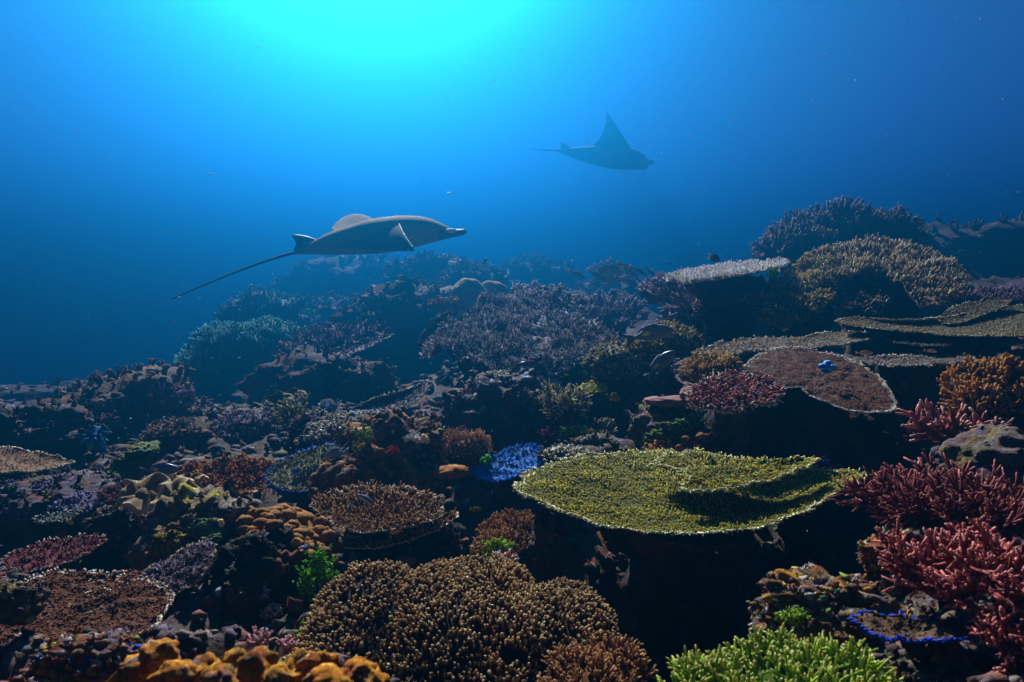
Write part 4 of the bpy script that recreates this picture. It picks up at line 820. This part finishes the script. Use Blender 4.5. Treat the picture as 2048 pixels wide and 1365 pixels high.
# ------------------------------------------------------------------ staghorn and branching corals
PINK = coral_mat('4c2022', 'a0605a', 0.35, 1.0, 10.0, 0.25)
PINK2 = coral_mat('642628', 'bc766e', 0.45, 1.0, 10.0, 0.25)
staghorn('staghorn_coral', 'pink staghorn coral, the upright colony touching the green table rim', 1775, 1018, 1.72, 110, PINK, 1, 16, 3, 0.0060, flat=0.35, seg=3, kids=4)
staghorn('staghorn_coral', 'pink staghorn coral, the large spreading colony at centre right', 1885, 1040, 1.58, 150, PINK, 2, 22, 3, 0.0062, flat=0.2, seg=3, kids=4)
staghorn('staghorn_coral', 'pink staghorn coral cut by the right edge below the grey boulder', 2020, 1040, 1.5, 150, PINK, 3, 20, 3, 0.0062, flat=0.22, seg=3, kids=4)
staghorn('staghorn_coral', 'salmon pink fan-branched coral just below the large pink colony', 1925, 1110, 1.36, 75, PINK2, 4, 12, 3, 0.0085, flat=0.9, seg=3)
staghorn('staghorn_coral', 'rose pink flat-branched coral reaching left over the blue-edged plate', 1900, 1175, 1.28, 140, PINK2, 5, 20, 3, 0.0070, flat=0.12, seg=3, nub=0.006, kids=4)
staghorn('staghorn_coral', 'rose pink branched coral at the right edge beside the flat one', 2030, 1180, 1.22, 140, PINK2, 6, 18, 3, 0.0070, flat=0.2, seg=3, nub=0.006, kids=4)
staghorn('staghorn_coral', 'rose pink branched coral in the bottom right corner', 2035, 1285, 1.12, 100, PINK2, 7, 18, 3, 0.0065, flat=0.12, seg=3, nub=0.006, kids=4)
MAROON = coral_mat('6a302c', 'c88c80', 0.4, 1.0, 10.0, 0.3)
staghorn('staghorn_coral', 'dull maroon branching coral jutting from the shade right of the brown plate', 1912, 874, 2.35, 105, MAROON, 8, 18, 3, 0.012, flat=0.10, seg=3)
LILAC = coral_mat('584650', 'b4a0b0', 0.3, 1.0, 6.0, 0.3)
staghorn('staghorn_coral', 'lilac branching shelf coral under the pale flat table coral', 1420, 628, 4.7, 130, LILAC, 9, 26, 3, 0.017, flat=0.12, seg=3, nub=0.03)
staghorn('staghorn_coral', 'lilac branching coral right of the dark hollow under the pale table', 1500, 606, 4.9, 85, LILAC, 10, 16, 3, 0.016, flat=0.35, seg=3)
staghorn('staghorn_coral', 'lilac bushy branching coral left of the pale flat table coral', 1350, 595, 5.0, 65, LILAC, 11, 18, 3, 0.013, flat=0.4, seg=3)
PALE = coral_mat('5c5238', 'c4bc94', 0.3, 1.0, 10.0, 0.3)
staghorn('staghorn_coral', 'open tan thicket of slender branches right of the purple boulder', 1130, 835, 3.15, 75, PALE, 12, 30, 3, 0.008, flat=0.7, seg=3)
staghorn('staghorn_coral', 'sprawling pale yellow branching coral on the left slope', 592, 850, 3.4, 60, coral_mat('5a5836', 'b8b888', 0.2, 1.0, 10.0, 0.3), 13, 18, 3, 0.0075, flat=0.6, seg=3)
staghorn('staghorn_coral', 'slate blue little branching coral beside the pale yellow one', 655, 835, 3.6, 40, coral_mat('3a4a60', '88a0c0', 0.2, 1.0, 10.0, 0.3), 14, 26, 2, 0.006, flat=0.9, seg=3)
staghorn('staghorn_coral', 'small pink twig coral behind the orange sponge', 520, 1300, 1.3, 45, coral_mat('8a4a4c', 'd89c98', 0.2, 1.0, 12.0, 0.3), 15, 16, 2, 0.0042, flat=1.0, seg=3)
staghorn('staghorn_coral', 'single pink twig coral right above the orange sponge end', 575, 1300, 1.3, 34, coral_mat('8a4a4c', 'd89c98', 0.2, 1.0, 12.0, 0.3), 16, 12, 2, 0.004, flat=1.0, seg=3)
staghorn('staghorn_coral', 'salmon fringed sprig beside the lime algae behind the brown finger mound', 1010, 1125, 1.75, 34, coral_mat('8a3c2c', 'f0c8b8', 0.3, 1.0, 12.0, 0.3), 17, 18, 2, 0.005, flat=0.3, seg=3)
staghorn('soft_coral', 'dark magenta feathery bush beside the open tan thicket', 1100, 882, 3.0, 34, coral_mat('4a1c34', '7a3c5c', 0.2, 1.0, 12.0, 0.3), 18, 26, 2, 0.005, flat=0.8, seg=3)
staghorn('staghorn_coral', 'violet low branching coral on the dim left slope edge', 340, 795, 4.8, 45, coral_mat('5a3c54', 'a88ca4', 0.2, 1.0, 8.0, 0.3), 19, 18, 2, 0.012, flat=0.2, seg=3)

# ------------------------------------------------------------------ algae, squirts and other small life
def algae(name, label, spots, mat, seed, size=0.012, n=160, cat='algae'):
    rs = np.random.default_rng(seed); c0 = P(*spots[0][:3]); t = thing(name, label, cat, c0); g = MB()
    for px, py, D, w, h in spots:
        size_ = size * wd(D) / D; D = wd(D)
        q = Pn(px + rs.normal(0, w / 2, n), py + rs.normal(0, h / 2, n), D + rs.normal(0, 0.015, n))
        tufts(g, q, np.tile((0, -0.7, 0.7), (n, 1)), size_ * rs.uniform(0.6, 1.2, n), 5)
    g.build('fronds', mat, t, True); return t
LIME = coral_mat('2c5408', '78c41c', 0.1, 1.0, 30.0, 0.4)
algae('green_algae', 'bright green feathery algae left of the brown finger mound', [(640,1130,1.72,22,26),(615,1170,1.72,16,30),(655,1165,1.7,14,24)], LIME, 1)
algae('green_algae', 'lime green algae clump behind the brown finger mound', [(995,1098,1.9,26,14)], coral_mat('4a7a0c', 'a4e028', 0.1, 1.0, 30.0, 0.4), 2, 0.014)
algae('green_algae', 'small bright green fronds on the rock in the bottom right', [(1585,1235,1.3,24,12)], coral_mat('4a6a10', '90b030', 0.1, 1.0, 30.0, 0.4), 3, 0.010, 120)
algae('green_algae', 'bright green specks along the edge left of the brown mound foot', [(610,1290,1.4,14,30)], LIME, 4, 0.010, 90)
algae('green_algae', 'green fuzz beside the pale fan plate', [(1135,865,2.95,24,10),(1160,862,2.95,16,8)], coral_mat('3a6a18', '8ab84a', 0.1, 1.0, 30.0, 0.4), 5, 0.016, 90)
algae('green_algae', 'green and yellow algae on the central boulder', [(730,875,2.5,16,20),(720,905,2.5,14,14)], coral_mat('4a6a10', '9aa82c', 0.1, 1.0, 30.0, 0.4), 6, 0.014, 90)
algae('green_algae', 'yellow-green algae beside the pale table coral', [(1548,550,4.5,12,14)], coral_mat('4a7a18', '8ab838', 0.1, 1.0, 30.0, 0.4), 7, 0.022, 80)
algae('red_algae', 'crimson tuft on the shaded face of the central boulder', [(788,902,2.5,9,8)], coral_mat('6a1414', 'c03028', 0.1, 1.0, 30.0, 0.4), 8, 0.010, 50)
algae('white_crust', 'white frosted patch on the crest of the central boulder', [(828,876,2.5,22,8)], coral_mat('8aa0a0', 'd8e8e8', 0.1, 1.0, 30.0, 0.3), 9, 0.010, 110, 'coral')
def squirts(name, label, spots, body, rimc, cat='sea squirt'):
    c0 = P(*spots[0][:3]); t = thing(name, label, cat, c0)
    bm_, rm_ = coral_mat(body, body, var=0.2), coral_mat(rimc, rimc, var=0.2)
    for px, py, D, h in spots:
        b = P(px, py, D); s = h * D / F; d = unit(np.array((rng.normal(0, .3), -0.4, 1.0)))
        mb = MB(); z = np.linspace(0, 1, 7); tube(mb, b + d * (z * s)[:, None], s * np.array((.25, .36, .4, .38, .32, .3, .3)), 12); o = mb.build('tunic', bm_, t)
        mb = MB(); e = b + d * s; u_, v_ = frames(d[None])[1][0], frames(d[None])[2][0]
        th = np.linspace(0, 2 * math.pi, 17); tube(mb, e + (np.cos(th)[:, None] * u_ + np.sin(th)[:, None] * v_) * s * 0.28, s * 0.1, 6, cap=False); mb.build('siphon', rm_, o)
    return t
squirts('sea_squirt', 'white sea squirts with golden mouths on the central boulder', [(843,884,2.46,16),(856,886,2.47,13),(835,886,2.45,12)], 'b8b0cc', 'e09a10')
squirts('sea_squirt', 'white and yellow sea squirt on top of the mottled boulder', [(444,1052,1.8,14)], 'c0c8b0', 'd09010')
squirts('green_tube_coral', 'cluster of fluorescent green tubes on the blue-tipped plate', [(962,926,2.6,12),(970,924,2.6,15),(978,926,2.6,12),(970,932,2.58,10)], '2c8a10', '50d030', 'coral')
squirts('sea_squirt', 'golden mouthed squirt on the slope left of the blue-fringed plate', [(595,890,2.9,10)], 'a0c0b8', 'e0a020')

# ------------------------------------------------------------------ rubble and low growth on the reef bed
def bed_points(n, d0, d1, x0=-160, x1=2200):
    px = rng.uniform(x0, x1, n); D = np.exp(rng.uniform(math.log(d0), math.log(d1), n))
    a = ground(px, D); b = ground(px + 4, D); c_ = ground(px, D * 1.01)
    return a, unit(np.cross(b - a, c_ - a)), D
p, nn, D = bed_points(11000, 0.85, 8)
g = MB(); lumps(g, p, nn, 0.0095 * D ** 0.8 * rng.uniform(0.4, 1.8, len(D)))
o = g.build('coral_rubble', growth_mat(['4a3c3c', '5e504a', '6a5848', '544a52', '6e6660', '3c3032', '6a463c', '5a563c']), None, True)
tag(o, 'loose coral rubble and knobs strewn over the reef bed', 'rubble')
p, nn, D = bed_points(2200, 1.0, 8)
g = MB(); tufts(g, p, nn, 0.010 * D ** 0.85 * rng.uniform(0.6, 1.6, len(D)), 7)
o = g.build('coral_tufts', growth_mat(['4a3a34', '6a5a4a', '5a4a50', '6e5a3a', '5e545c', '7a6a60', '564a30', '74505a']), None, True)
tag(o, 'low tufts of coral and algae covering the reef bed', 'coral')

# ------------------------------------------------------------------ manta rays
def body_loft(st, D, k=28):
    ring = []
    for px, top, bot, hw in st:
        c = P(px, (top + bot) / 2, D); hz = (bot - top) / 2 * D / F
        an = np.arange(k) * 2 * math.pi / k
        ring.append(c + hw * np.sign(np.cos(an))[:, None] * (np.abs(np.cos(an)) ** 1.25)[:, None] * FW + hz * np.sin(an)[:, None] * UP)
    st_ = np.array(ring); n = len(st_)
    # smooth along the body
    u = np.linspace(0, n - 1, n * 5); i = np.minimum(u.astype(int), n - 2); f = (u - i)[:, None, None]
    g = np.gradient(st_, axis=0)
    h00, h10, h01, h11 = 2*f**3-3*f**2+1, f**3-2*f**2+f, -2*f**3+3*f**2, f**3-f**2
    V = h00 * st_[i] + h10 * g[i] + h01 * st_[i + 1] + h11 * g[i + 1]
    m = len(V); T = grid_tris(m, k); a = np.arange(m - 1) * k + k - 1; b = np.arange(m - 1) * k
    T = np.concatenate((T, np.stack((a, a + k, b + k), 1), np.stack((a, b + k, b), 1)))
    V = V.reshape(-1, 3); nv = len(V); V = np.vstack((V, V[:k].mean(0), V[-k:].mean(0)))
    e = np.arange(k); T = np.concatenate((T, np.stack((e, (e + 1) % k, np.full(k, nv)), 1), np.stack((e + (m - 1) * k, (e + 1) % k + (m - 1) * k, np.full(k, nv + 1)), 1)))
    return V, T
def bez(a, b, c, n):
    t = np.linspace(0, 1, n)[:, None]; return (1 - t) ** 2 * a + 2 * t * (1 - t) * b + t ** 2 * c
def wing(le, te, thick, arch, n=26, k=16):
    """a fin between a leading and a trailing edge (three pixel+depth points each), lens-shaped in section"""
    A, B = bez(*[P(*q) for q in le], n), bez(*[P(*q) for q in te], n)
    c = np.linspace(0, 1, k)[None, :, None]
    M_ = A[:, None] * (1 - c) + B[:, None] * c
    nrm = unit(np.cross(np.gradient(M_, axis=0), np.gradient(M_, axis=1)))
    if nrm[..., 2].mean() < 0: nrm = -nrm
    s = np.linspace(0, 1, n)[:, None, None]
    h = thick * (1 - s * 0.85) * np.sin(np.clip(c, 0, 1) ** 0.7 * math.pi) + 0.004
    M_ = M_ + nrm * arch * np.sin(s * math.pi) 
    V = np.vstack(((M_ + nrm * h).reshape(-1, 3), (M_ - nrm * h * 0.6).reshape(-1, 3))); T = grid_tris(n, k); nn_ = n * k
    edge = np.concatenate((np.arange(0, nn_, k), np.arange((n - 1) * k + 1, nn_), np.arange(nn_ - 1 - k, 0, -k), np.arange(k - 2, 0, -1)))
    e2 = np.roll(edge, -1)
    return V, np.concatenate((T, T[:, ::-1] + nn_, np.stack((edge, edge + nn_, e2 + nn_), 1), np.stack((edge, e2 + nn_, e2), 1))), A
def fin(outline, D, w):
    o = resample(np.array(outline, float), 60); q = Pn(o[:, 0], o[:, 1], D); c = q.mean(0)
    rings = [c + (q - c) * f + FW * z for f, z in ((0.55, -w), (0.9, -w * 0.6), (1, 0), (0.9, w * 0.6), (0.55, w))]
    V = np.stack(rings, 1).reshape(-1, 3); T = grid_tris(60, 5, True); n = len(V)
    V = np.vstack((V, c - FW * w, c + FW * w)); i = np.arange(60); j = (i + 1) % 60
    return V, np.concatenate((T, np.stack((i * 5, j * 5, np.full(60, n)), 1), np.stack((i * 5 + 4, j * 5 + 4, np.full(60, n + 1)), 1)))
mm = NT('manta_skin'); mm.b.inputs['Roughness'].default_value = 0.85; mm.b.inputs['Specular IOR Level'].default_value = 0.04
cc = mm.ramp(mm.noise(2.4, 5, 0.6), [(0.3, '4c3e22'), (0.55, '6c5a34'), (0.75, '887446')])
cc = mm.mix(mm.ramp(mm.noise(30, 3), [(0.62, 0.0), (0.7, 0.35)]), cc, '6a604c'); mm.bump(mm.noise(60, 4), 0.25, 0.01)
MANTA = mm.out(cc); MANTA_FIN = skin_mat('manta_fin', '2c2416', '483a22', 4, 0.9); PALE_SKIN = skin_mat('manta_pale', '9aa4a4', 'd0d8d8', 10, 0.6); DSKIN = skin_mat('manta_dark', '120f0e', '1f1a18', 6, 0.5)
def eye_ball(parent, c, r, mat):
    mb = MB(); V, T = ico(2); mb.add(V * r + c, T); return mb.build('eye', mat, parent)
EYE = skin_mat('eye_black', '050505', '0c0c0c', 3, 0.15)
D0 = 6.0
t = thing('manta_ray', 'brown manta ray gliding right with long trailing tail, the nearer of two', 'manta ray', P(760, 470, D0))
mb = MB(); mb.add(*body_loft([(584,503,508,0.016),(600,499,509,0.040),(630,482,509,0.104),(660,466,509.5,0.168),(700,452,508.5,0.240),(740,440,507,0.288),(780,434,504,0.304),(810,432,499,0.288),(840,433.5,491,0.256),(865,439,484,0.224),(885,448,479,0.184),(898,455,476,0.136),(908,460,472,0.080)], D0)); mb.build('body', MANTA, t)
V, T, A = wing([(798,447,5.76),(803,466,5.55),(830,502,5.32)], [(656,494,5.88),(736,507,5.64),(830,502,5.32)], 0.018, 0.02); mb = MB(); mb.add(V, T); w_ = mb.build('pectoral_fin', MANTA_FIN, t)
sh = [(798 + 3 * u * u, 466.5 - 33 * math.cos(u * math.pi / 2), D0 - 0.302 * math.sin(u * math.pi / 2) ** 1.25 - 0.012) for u in np.linspace(0.12, 0.55, 9)]
mb = MB(); tube(mb, np.vstack(([P(*q) for q in sh], A[2:-1] + np.array((0, -0.012, 0.006)))), np.linspace(0.009, 0.006, 9 + len(A) - 3), 6); mb.build('leading_edge', PALE_SKIN, w_)
V, T, A = wing([(750,441,6.240),(706,415,6.640),(667,453,7.05)], [(668,466,6.240),(664,462,6.640),(667,453,7.05)], 0.02, 0.013); mb = MB(); mb.add(V, T); mb.build('pectoral_fin', MANTA, t)
mb = MB(); mb.add(*fin([(584,470),(608,471),(632,479),(648,492),(630,503),(596,503),(587,500),(592,486)], D0, 0.015)); mb.build('dorsal_fin', DSKIN, t)
mb = MB(); tube(mb, bez(P(592,505,D0), P(520,520,D0), P(343,598.5,D0 - 0.13), 30), np.linspace(0.016, 0.0044, 30), 8); mb.build('tail', DSKIN, t)
for dd, dy in ((-0.12, 0), (0.135, -1)):
    mb = MB(); tube(mb, bez(P(880,466 + dy,D0 + dd), P(908,469 + dy,D0 + dd), P(931,463 + dy,D0 + dd * 0.8), 12), 0.62 * np.array((.075,.078,.075,.07,.062,.056,.052,.05,.048,.044,.038,.03)), 14); mb.build('head_fin', skin_mat('manta_lobe', '1c2026', '343c44', 8, 0.5) , t)
mb = MB(); V, T = ico(3); mb.add(P(903, 461.5, D0 - 0.17) + V * np.array((0.05, 0.02, 0.019)), T); mb.build('white_patch', skin_mat('manta_white', 'c8ccd0', 'f0f2f4', 8), t)
eye_ball(t, P(884, 464, D0 - 0.187), 0.018, EYE)
D1 = 16.6
t = thing('manta_ray', 'distant manta ray with one wing raised, a faint blue silhouette', 'manta ray', P(1215, 315, D1))
mb = MB(); mb.add(*body_loft([(1110,298,302,0.039),(1125,298,307,0.127),(1150,297,315,0.320),(1180,296,323,0.536),(1210,295,330,0.703),(1240,297,335,0.703),(1262,302,336.5,0.613),(1278,308,337,0.485),(1288,314,336,0.332),(1294,319,334,0.179)], D1)); mb.build('body', MANTA, t)
V, T, A = wing([(1266,303,16.31),(1238,258,16.05),(1214,223,15.80)], [(1168,301,16.31),(1214,284,16.05),(1213,223,15.80)], 0.05, 0.02); mb = MB(); mb.add(V, T); mb.build('pectoral_fin', MANTA, t)
mb = MB(); mb.add(*fin([(1122,284),(1131,288),(1143,298),(1140,304),(1122,303),(1121,294)], D1, 0.03)); mb.build('dorsal_fin', MANTA, t)
mb = MB(); tube(mb, bez(P(1118,300,D1), P(1095,302,D1), P(1062,298,D1), 16), np.linspace(0.026, 0.009, 16), 6); mb.build('tail', MANTA, t)
for a, b, dd in (((1284, 324), (1307, 325), -0.15), ((1282, 333), (1294, 334), 0.2)):
    mb = MB(); tube(mb, np.linspace(P(*a, D1 + dd), P(*b, D1 + dd), 8), 1.3 * np.array((.07, .07, .065, .06, .055, .05, .045, .035)), 10); mb.build('head_fin', MANTA, t)
eye_ball(t, P(1279, 316, D1 - 0.41), 0.036, EYE)

# ------------------------------------------------------------------ fish
def fish_meshes(dep, wid=0.3, fork=0.5):
    """unit-length fish along +x: body, tail, dorsal, belly fin, side fin, eye"""
    x = np.array((-.40, -.36, -.28, -.15, 0, .15, .28, .38, .45, .49, .5)); hh = np.array((.16, .17, .3, .68, .95, 1, .88, .62, .36, .14, .03)) * dep / 2
    k = 18; an = np.arange(k) * 2 * math.pi / k
    zc = np.interp(x, (-.4, .1, .5), (0, .01, -.02))
    V = np.stack((np.repeat(x[:, None], k, 1), hh[:, None] * wid / 0.62 * np.cos(an) * np.interp(x, (-.4, -.1, .3, .5), (.4, 1, 1.1, 1.0))[:, None], zc[:, None] + hh[:, None] * np.sin(an)), -1).reshape(-1, 3)
    n = len(x); T = grid_tris(n, k); a = np.arange(n - 1) * k + k - 1; b = np.arange(n - 1) * k
    T = np.concatenate((T, np.stack((a, a + k, b + k), 1), np.stack((a, b + k, b), 1)))
    body = MB(); body.add(V, T)
    def flat(pts, w=0.006, y=0.0):
        p = np.array(pts, float); m_ = len(p); c = p.mean(0)
        V = [(q[0], y, q[1]) for q in p] + [(c[0], y - w, c[1]), (c[0], y + w, c[1])]
        T = [(i, (i + 1) % m_, m_) for i in range(m_)] + [((i + 1) % m_, i, m_ + 1) for i in range(m_)]
        b_ = MB(); b_.add(V, T); return b_
    d = dep / 2
    tail = flat([(-.37, .05 * dep / .34), (-.45, d * .55), (-.60, d * .95), (-.56, d * .4), (-.60 + .14 * fork, 0), (-.56, -d * .4), (-.60, -d * .95), (-.45, -d * .55), (-.37, -.05 * dep / .34)])
    dors = flat([(.22, d * .9), (.12, d * 1.28), (-.05, d * 1.22), (-.22, d * 1.02), (-.30, d * .5), (-.15, d * .7), (0.05, d * .93)])
    belly = flat([(-.05, -d * .9), (-.12, -d * 1.3), (-.24, -d * 1.0), (-.29, -d * .42), (-.15, -d * .68)])
    side = flat([(.2, -.01), (.08, .03), (.0, -.03), (.08, -.09)], 0.004, -wid * dep * 0.52)
    eye = MB(); V, T = ico(2)
    for sgn in (-1, 1): eye.add(V * 0.022 + np.array((.36, sgn * dep * wid * 0.36, dep * 0.09)), T)
    return {q: m_.mesh(q) for q, m_ in (('body', body), ('tail_fin', tail), ('dorsal_fin', dors), ('anal_fin', belly), ('side_fin', side), ('eye', eye))}
FM = {'snap': fish_meshes(.34), 'deep': fish_meshes(.58, .22, .2), 'slim': fish_meshes(.22, .34, .7), 'mid': fish_meshes(.44, .26, .35)}
def fish_mat(back, side, belly, stripe=None, n=7.0, spot=None):
    m = NT('fish_skin'); m.b.inputs['Roughness'].default_value = 0.35; m.b.inputs['Specular IOR Level'].default_value = 0.15
    tc = m.n('TexCoord'); sp = m.n('SeparateXYZ'); m.l(tc.outputs['Generated'], sp.inputs[0])
    c = m.ramp(sp.outputs['Z'], [(0.1, belly), (0.45, side), (0.8, back)])
    if stripe:
        w = m.n('TexWave', bands_direction='Z'); w.inputs['Scale'].default_value = n / 6.28 * 2; w.inputs['Distortion'].default_value = 0.6; m.l(tc.outputs['Generated'], w.inputs['Vector'])
        c = m.mix(m.ramp(w.outputs['Fac'], [(0.62, 0.0), (0.8, 0.8)]), c, stripe)
    if spot:
        mp = m.n('VectorMath', operation='DISTANCE'); m.l(tc.outputs['Generated'], mp.inputs[0]); mp.inputs[1].default_value = (0.26, 0.15, 0.62)
        c = m.mix(m.ramp(mp.outputs['Value'], [(0.10, 1.0), (0.2, 0.0)]), c, spot)
    return m.out(c)
FINM = {}
def finm(c):
    if c not in FINM: FINM[c] = skin_mat('fish_fin', c, c, 5, 0.5)
    return FINM[c]
def fish(label, px, py, D, length, kind, mat, tail, yaw=0, tilt=0, fins=None, group=None, left=False, roll=0):
    """length in photo pixels; faces right unless left; tilt lifts the nose, yaw turns it away from the lens"""
    D = wd(D); o = thing('reef_fish', label, 'fish', P(px, py, D), group)
    s = length * D / F; o.scale = (s, s, s)
    o.rotation_euler = (math.radians(roll), math.radians(-tilt), math.radians(yaw + (180 if left else 0)))
    for q, me in FM[kind].items():
        me_ = me.copy(); me_.materials.clear(); me_.materials.append(mat if q == 'body' else EYE if q == 'eye' else finm(tail) if q == 'tail_fin' else finm(fins or tail))
        c = bpy.data.objects.new(q, me_); C.objects.link(c); c.parent = o
    return o
SNAP = fish_mat('2c3c44', '3c5260', '6a7a84', 'b8a030', 5); SCH = 'yellow-tailed striped fish in the school hovering over the distant ridge'
for i, (x, y, dd) in enumerate([(1142,547,7.0),(1187,534,7.2),(1199,528,6.9),(1210,536,7.1),(1228,527,7.3),(1236,536,7.0),(1176,549,7.0),(1192,553,7.2),(1222,550,7.1),(1251,540,6.8),(1203,546,7.3),(1240,557,7.0),(1180,541,7.4),(1288,545,7.2),(1216,520,7.5)]):
    fish(SCH, 1205 + (x - 1195) * 1.12 + 10, y + 6 + 4 * (i % 3 - 1), dd, 36 + 3 * (i % 4), 'slim', SNAP, 'd8981c', yaw=-8 + 5 * (i % 3), tilt=-24 - 4 * (i % 4), group='school of yellow-tailed fish', fins='4a5a60')
LINED = fish_mat('4a5a70', '34507a', '7a86a0', '8a8a5a', 7, 'f0d020')
fish('blue-striped fish with yellow back spot, the larger one facing right over the yellow knobby coral', 1302, 668, 3.3, 92, 'snap', LINED, '5a6a88', tilt=14, fins='6a7488')
fish('blue-striped fish with yellow back spot, nose up below the larger one', 1322, 728, 3.3, 78, 'snap', LINED, '5a6a88', yaw=-25, tilt=48, fins='6a7488')
fish('grey-blue fish with yellow spot swimming over the cream leather corals', 322, 940, 2.6, 72, 'snap', fish_mat('56608a', '4e5c84', '6a7488', None, 6, 'e8d820'), '4a5674', tilt=6, fins='5a6480')
fish('silver-blue fish with dark stripe and orange tail diving over the bowl coral', 735, 1000, 2.0, 46, 'slim', fish_mat('8a9ac0', '3a4460', 'c8d4ec'), 'e07a10', tilt=38, yaw=20, left=True, fins='8a90a8')
fish('small orange fish hovering over the lower lip of the bowl coral', 791, 1063, 2.0, 26, 'mid', fish_mat('c87810', 'e09018', 'e8a840'), 'd88a18', left=True, tilt=-4)
fish('dark striped fish in the shade above the brown finger mound', 805, 1125, 1.95, 58, 'mid', fish_mat('2c2c28', '3c3c34', '4a4a40', '5a5428', 8, '3a8a20'), '38382c', tilt=8)
fish('pale ghostly grey fish beside the orange crust sponge', 672, 908, 2.45, 48, 'mid', fish_mat('6a7084', '7c8296', '8c92a4'), '7c8296', left=True, tilt=-10)
fish('round black fish with yellow tail above the pale table coral', 1429, 517, 4.6, 24, 'deep', fish_mat('0c1014', '12181c', '1a2024'), 'a09a30', tilt=-20, fins='14181c')
fish('bright blue fish lying just over the back of the pale table coral', 1415, 533, 4.9, 30, 'slim', fish_mat('1a5ad0', '2a70e0', '3a80e0'), '2a60c0', tilt=4)
fish('dark upright fish hovering in blue water at far left', 316, 752, 6.0, 26, 'deep', fish_mat('0c1418', '101a20', '18242a'), '101a20', yaw=60, tilt=60)
fish('pale butterfly fish before the grey boulder at right', 1918, 955, 1.95, 62, 'deep', fish_mat('5a5a64', '6a6a70', '74747a', '5a5a58', 5), '6a6a5c', left=True, tilt=20, yaw=20)
fish('olive-yellow fish in the dark gap left of the pink ridge coral', 1228, 795, 3.2, 28, 'deep', fish_mat('5a5418', '7a7428', '8a8448'), '7a7430', tilt=-6)
fish('tiny yellow and black fish by the maroon branches', 1906, 822, 2.3, 22, 'deep', fish_mat('c8a80c', '2a2a20', 'b0902c', '14140c', 3), 'c8a010', yaw=-40, tilt=40)
fish('yellow-black little fish in the dark gap right of the bowl coral', 952, 1019, 2.1, 22, 'mid', fish_mat('8a8a10', '3a3a14', '8a8424', '1a1a0c', 4), '8a8010')
fish('small blue fish deep in the gap right of the bowl coral', 934, 1006, 2.3, 18, 'mid', fish_mat('1a48a0', '2058c0', '3068c8'), '1a48a0', tilt=70)
fish('tiny blue damsel with yellow tail under the pale fan plate', 1224, 882, 2.8, 16, 'mid', fish_mat('1040c0', '1a58e0', '2060d0'), 'd0b020', tilt=70, yaw=20)
fish('tiny blue and yellow fish against the purple boulder', 927, 855, 2.9, 15, 'mid', fish_mat('1a3ca0', '2450c0', '3a60c8'), 'd0a814')
fish('deep blue fish hiding in the shade under the brown plate', 1652, 925, 2.4, 24, 'mid', fish_mat('20209a', '2a2ab0', '3c3cb8'), '5a5ab8', tilt=-70)
fish('little blue-white fish beside the mottled boulder', 287, 1095, 1.85, 16, 'mid', fish_mat('3a78c0', '8ab4d8', 'c0d8e8'), 'a0a020', tilt=-50, left=True)
fish('small white and orange fish under the wide olive plate', 1730, 706, 2.9, 34, 'slim', fish_mat('a08a80', 'c8c4c0', 'd8d8d8'), 'd08a40', tilt=2)
fish('small white fish at the right of the white and orange one', 1862, 702, 2.95, 26, 'slim', fish_mat('a09a98', 'c0c0c0', 'd0d4d8'), 'c0905a', tilt=-4)
fish('blue-grey fish over the big brown plate at lower left', 222, 1222, 1.5, 38, 'mid', fish_mat('4a4448', '5a545c', '6a666c'), '4a4a78', tilt=-50, left=True)
fish('yellow little fish in the purple rubble at left', 138, 1043, 2.2, 20, 'mid', fish_mat('a08a08', 'c0a010', 'c8b030'), 'c0a010', tilt=-35)
fish('lone dark fish in the water above the mauve curtain', 971, 521, 6.5, 12, 'mid', fish_mat('1a3040', '2a4050', '3a5060'), '2a4050', tilt=60)
fish('small dark fish nosing down right of the school', 1302, 545, 7.0, 26, 'slim', fish_mat('1a3040', '2a4050', '3a5060'), '2a4050', tilt=-40)
fish('pale fish with yellowish tail near the far ridge edge', 1277, 578, 6.2, 26, 'slim', fish_mat('5a7a7a', '6a8a8a', '8aa0a0'), '8a9a80', tilt=55)
fish('dark fish over the lower tongue of frosted coral', 1058, 728, 4.0, 50, 'slim', fish_mat('2a2434', '38304a', '443c50'), 'a0502c', tilt=-2, left=True)
fish('tiny yellow fish above the yellow-green shelf coral', 1134, 750, 3.6, 10, 'mid', fish_mat('a0a010', 'c0b820', 'c8c040'), 'c0b820')
FAR_F = fish_mat('142838', '1c3444', '2a4454')
for i, (x, y, dd, L_) in enumerate([(1340,528,11,16),(1362,515,12,14),(1385,508,12,13),(1440,492,13,12),(1500,505,12,13),(1465,520,11,14),(1480,498,13,11),(1520,512,12,12),(1405,500,13,12),(1325,560,10,14),(1390,438,13,12),(1410,428,14,11),(1300,482,14,12),(1455,512,11,12),(1375,532,11,13),(1430,505,12,12)]):
    fish('tiny distant fish among those scattered in blue water over the right rise', x, y, dd, L_, 'slim', FAR_F, '1c3444', tilt=rng.uniform(-30, 30), yaw=rng.uniform(-30, 30), group='tiny distant fish', left=bool(i % 2))

# ------------------------------------------------------------------ drifting particles
n = 800
px, py, D = rng.uniform(-200, 2250, n), rng.uniform(-100, 1200, n), rng.uniform(0.7, 5.0, n)
q = Pn(px, py, D); g = MB()
lumps(g, q, rng.normal(0, 1, (n, 3)), 0.0009 * D ** 0.6 * rng.uniform(0.3, 1.5, n), 1, 0.9)
o = g.build('drifting_particles', skin_mat('plankton', '9aa4a4', 'd0d8d8', 30, 0.6), None, True)
tag(o, 'tiny pale specks of plankton drifting in the water', 'plankton')
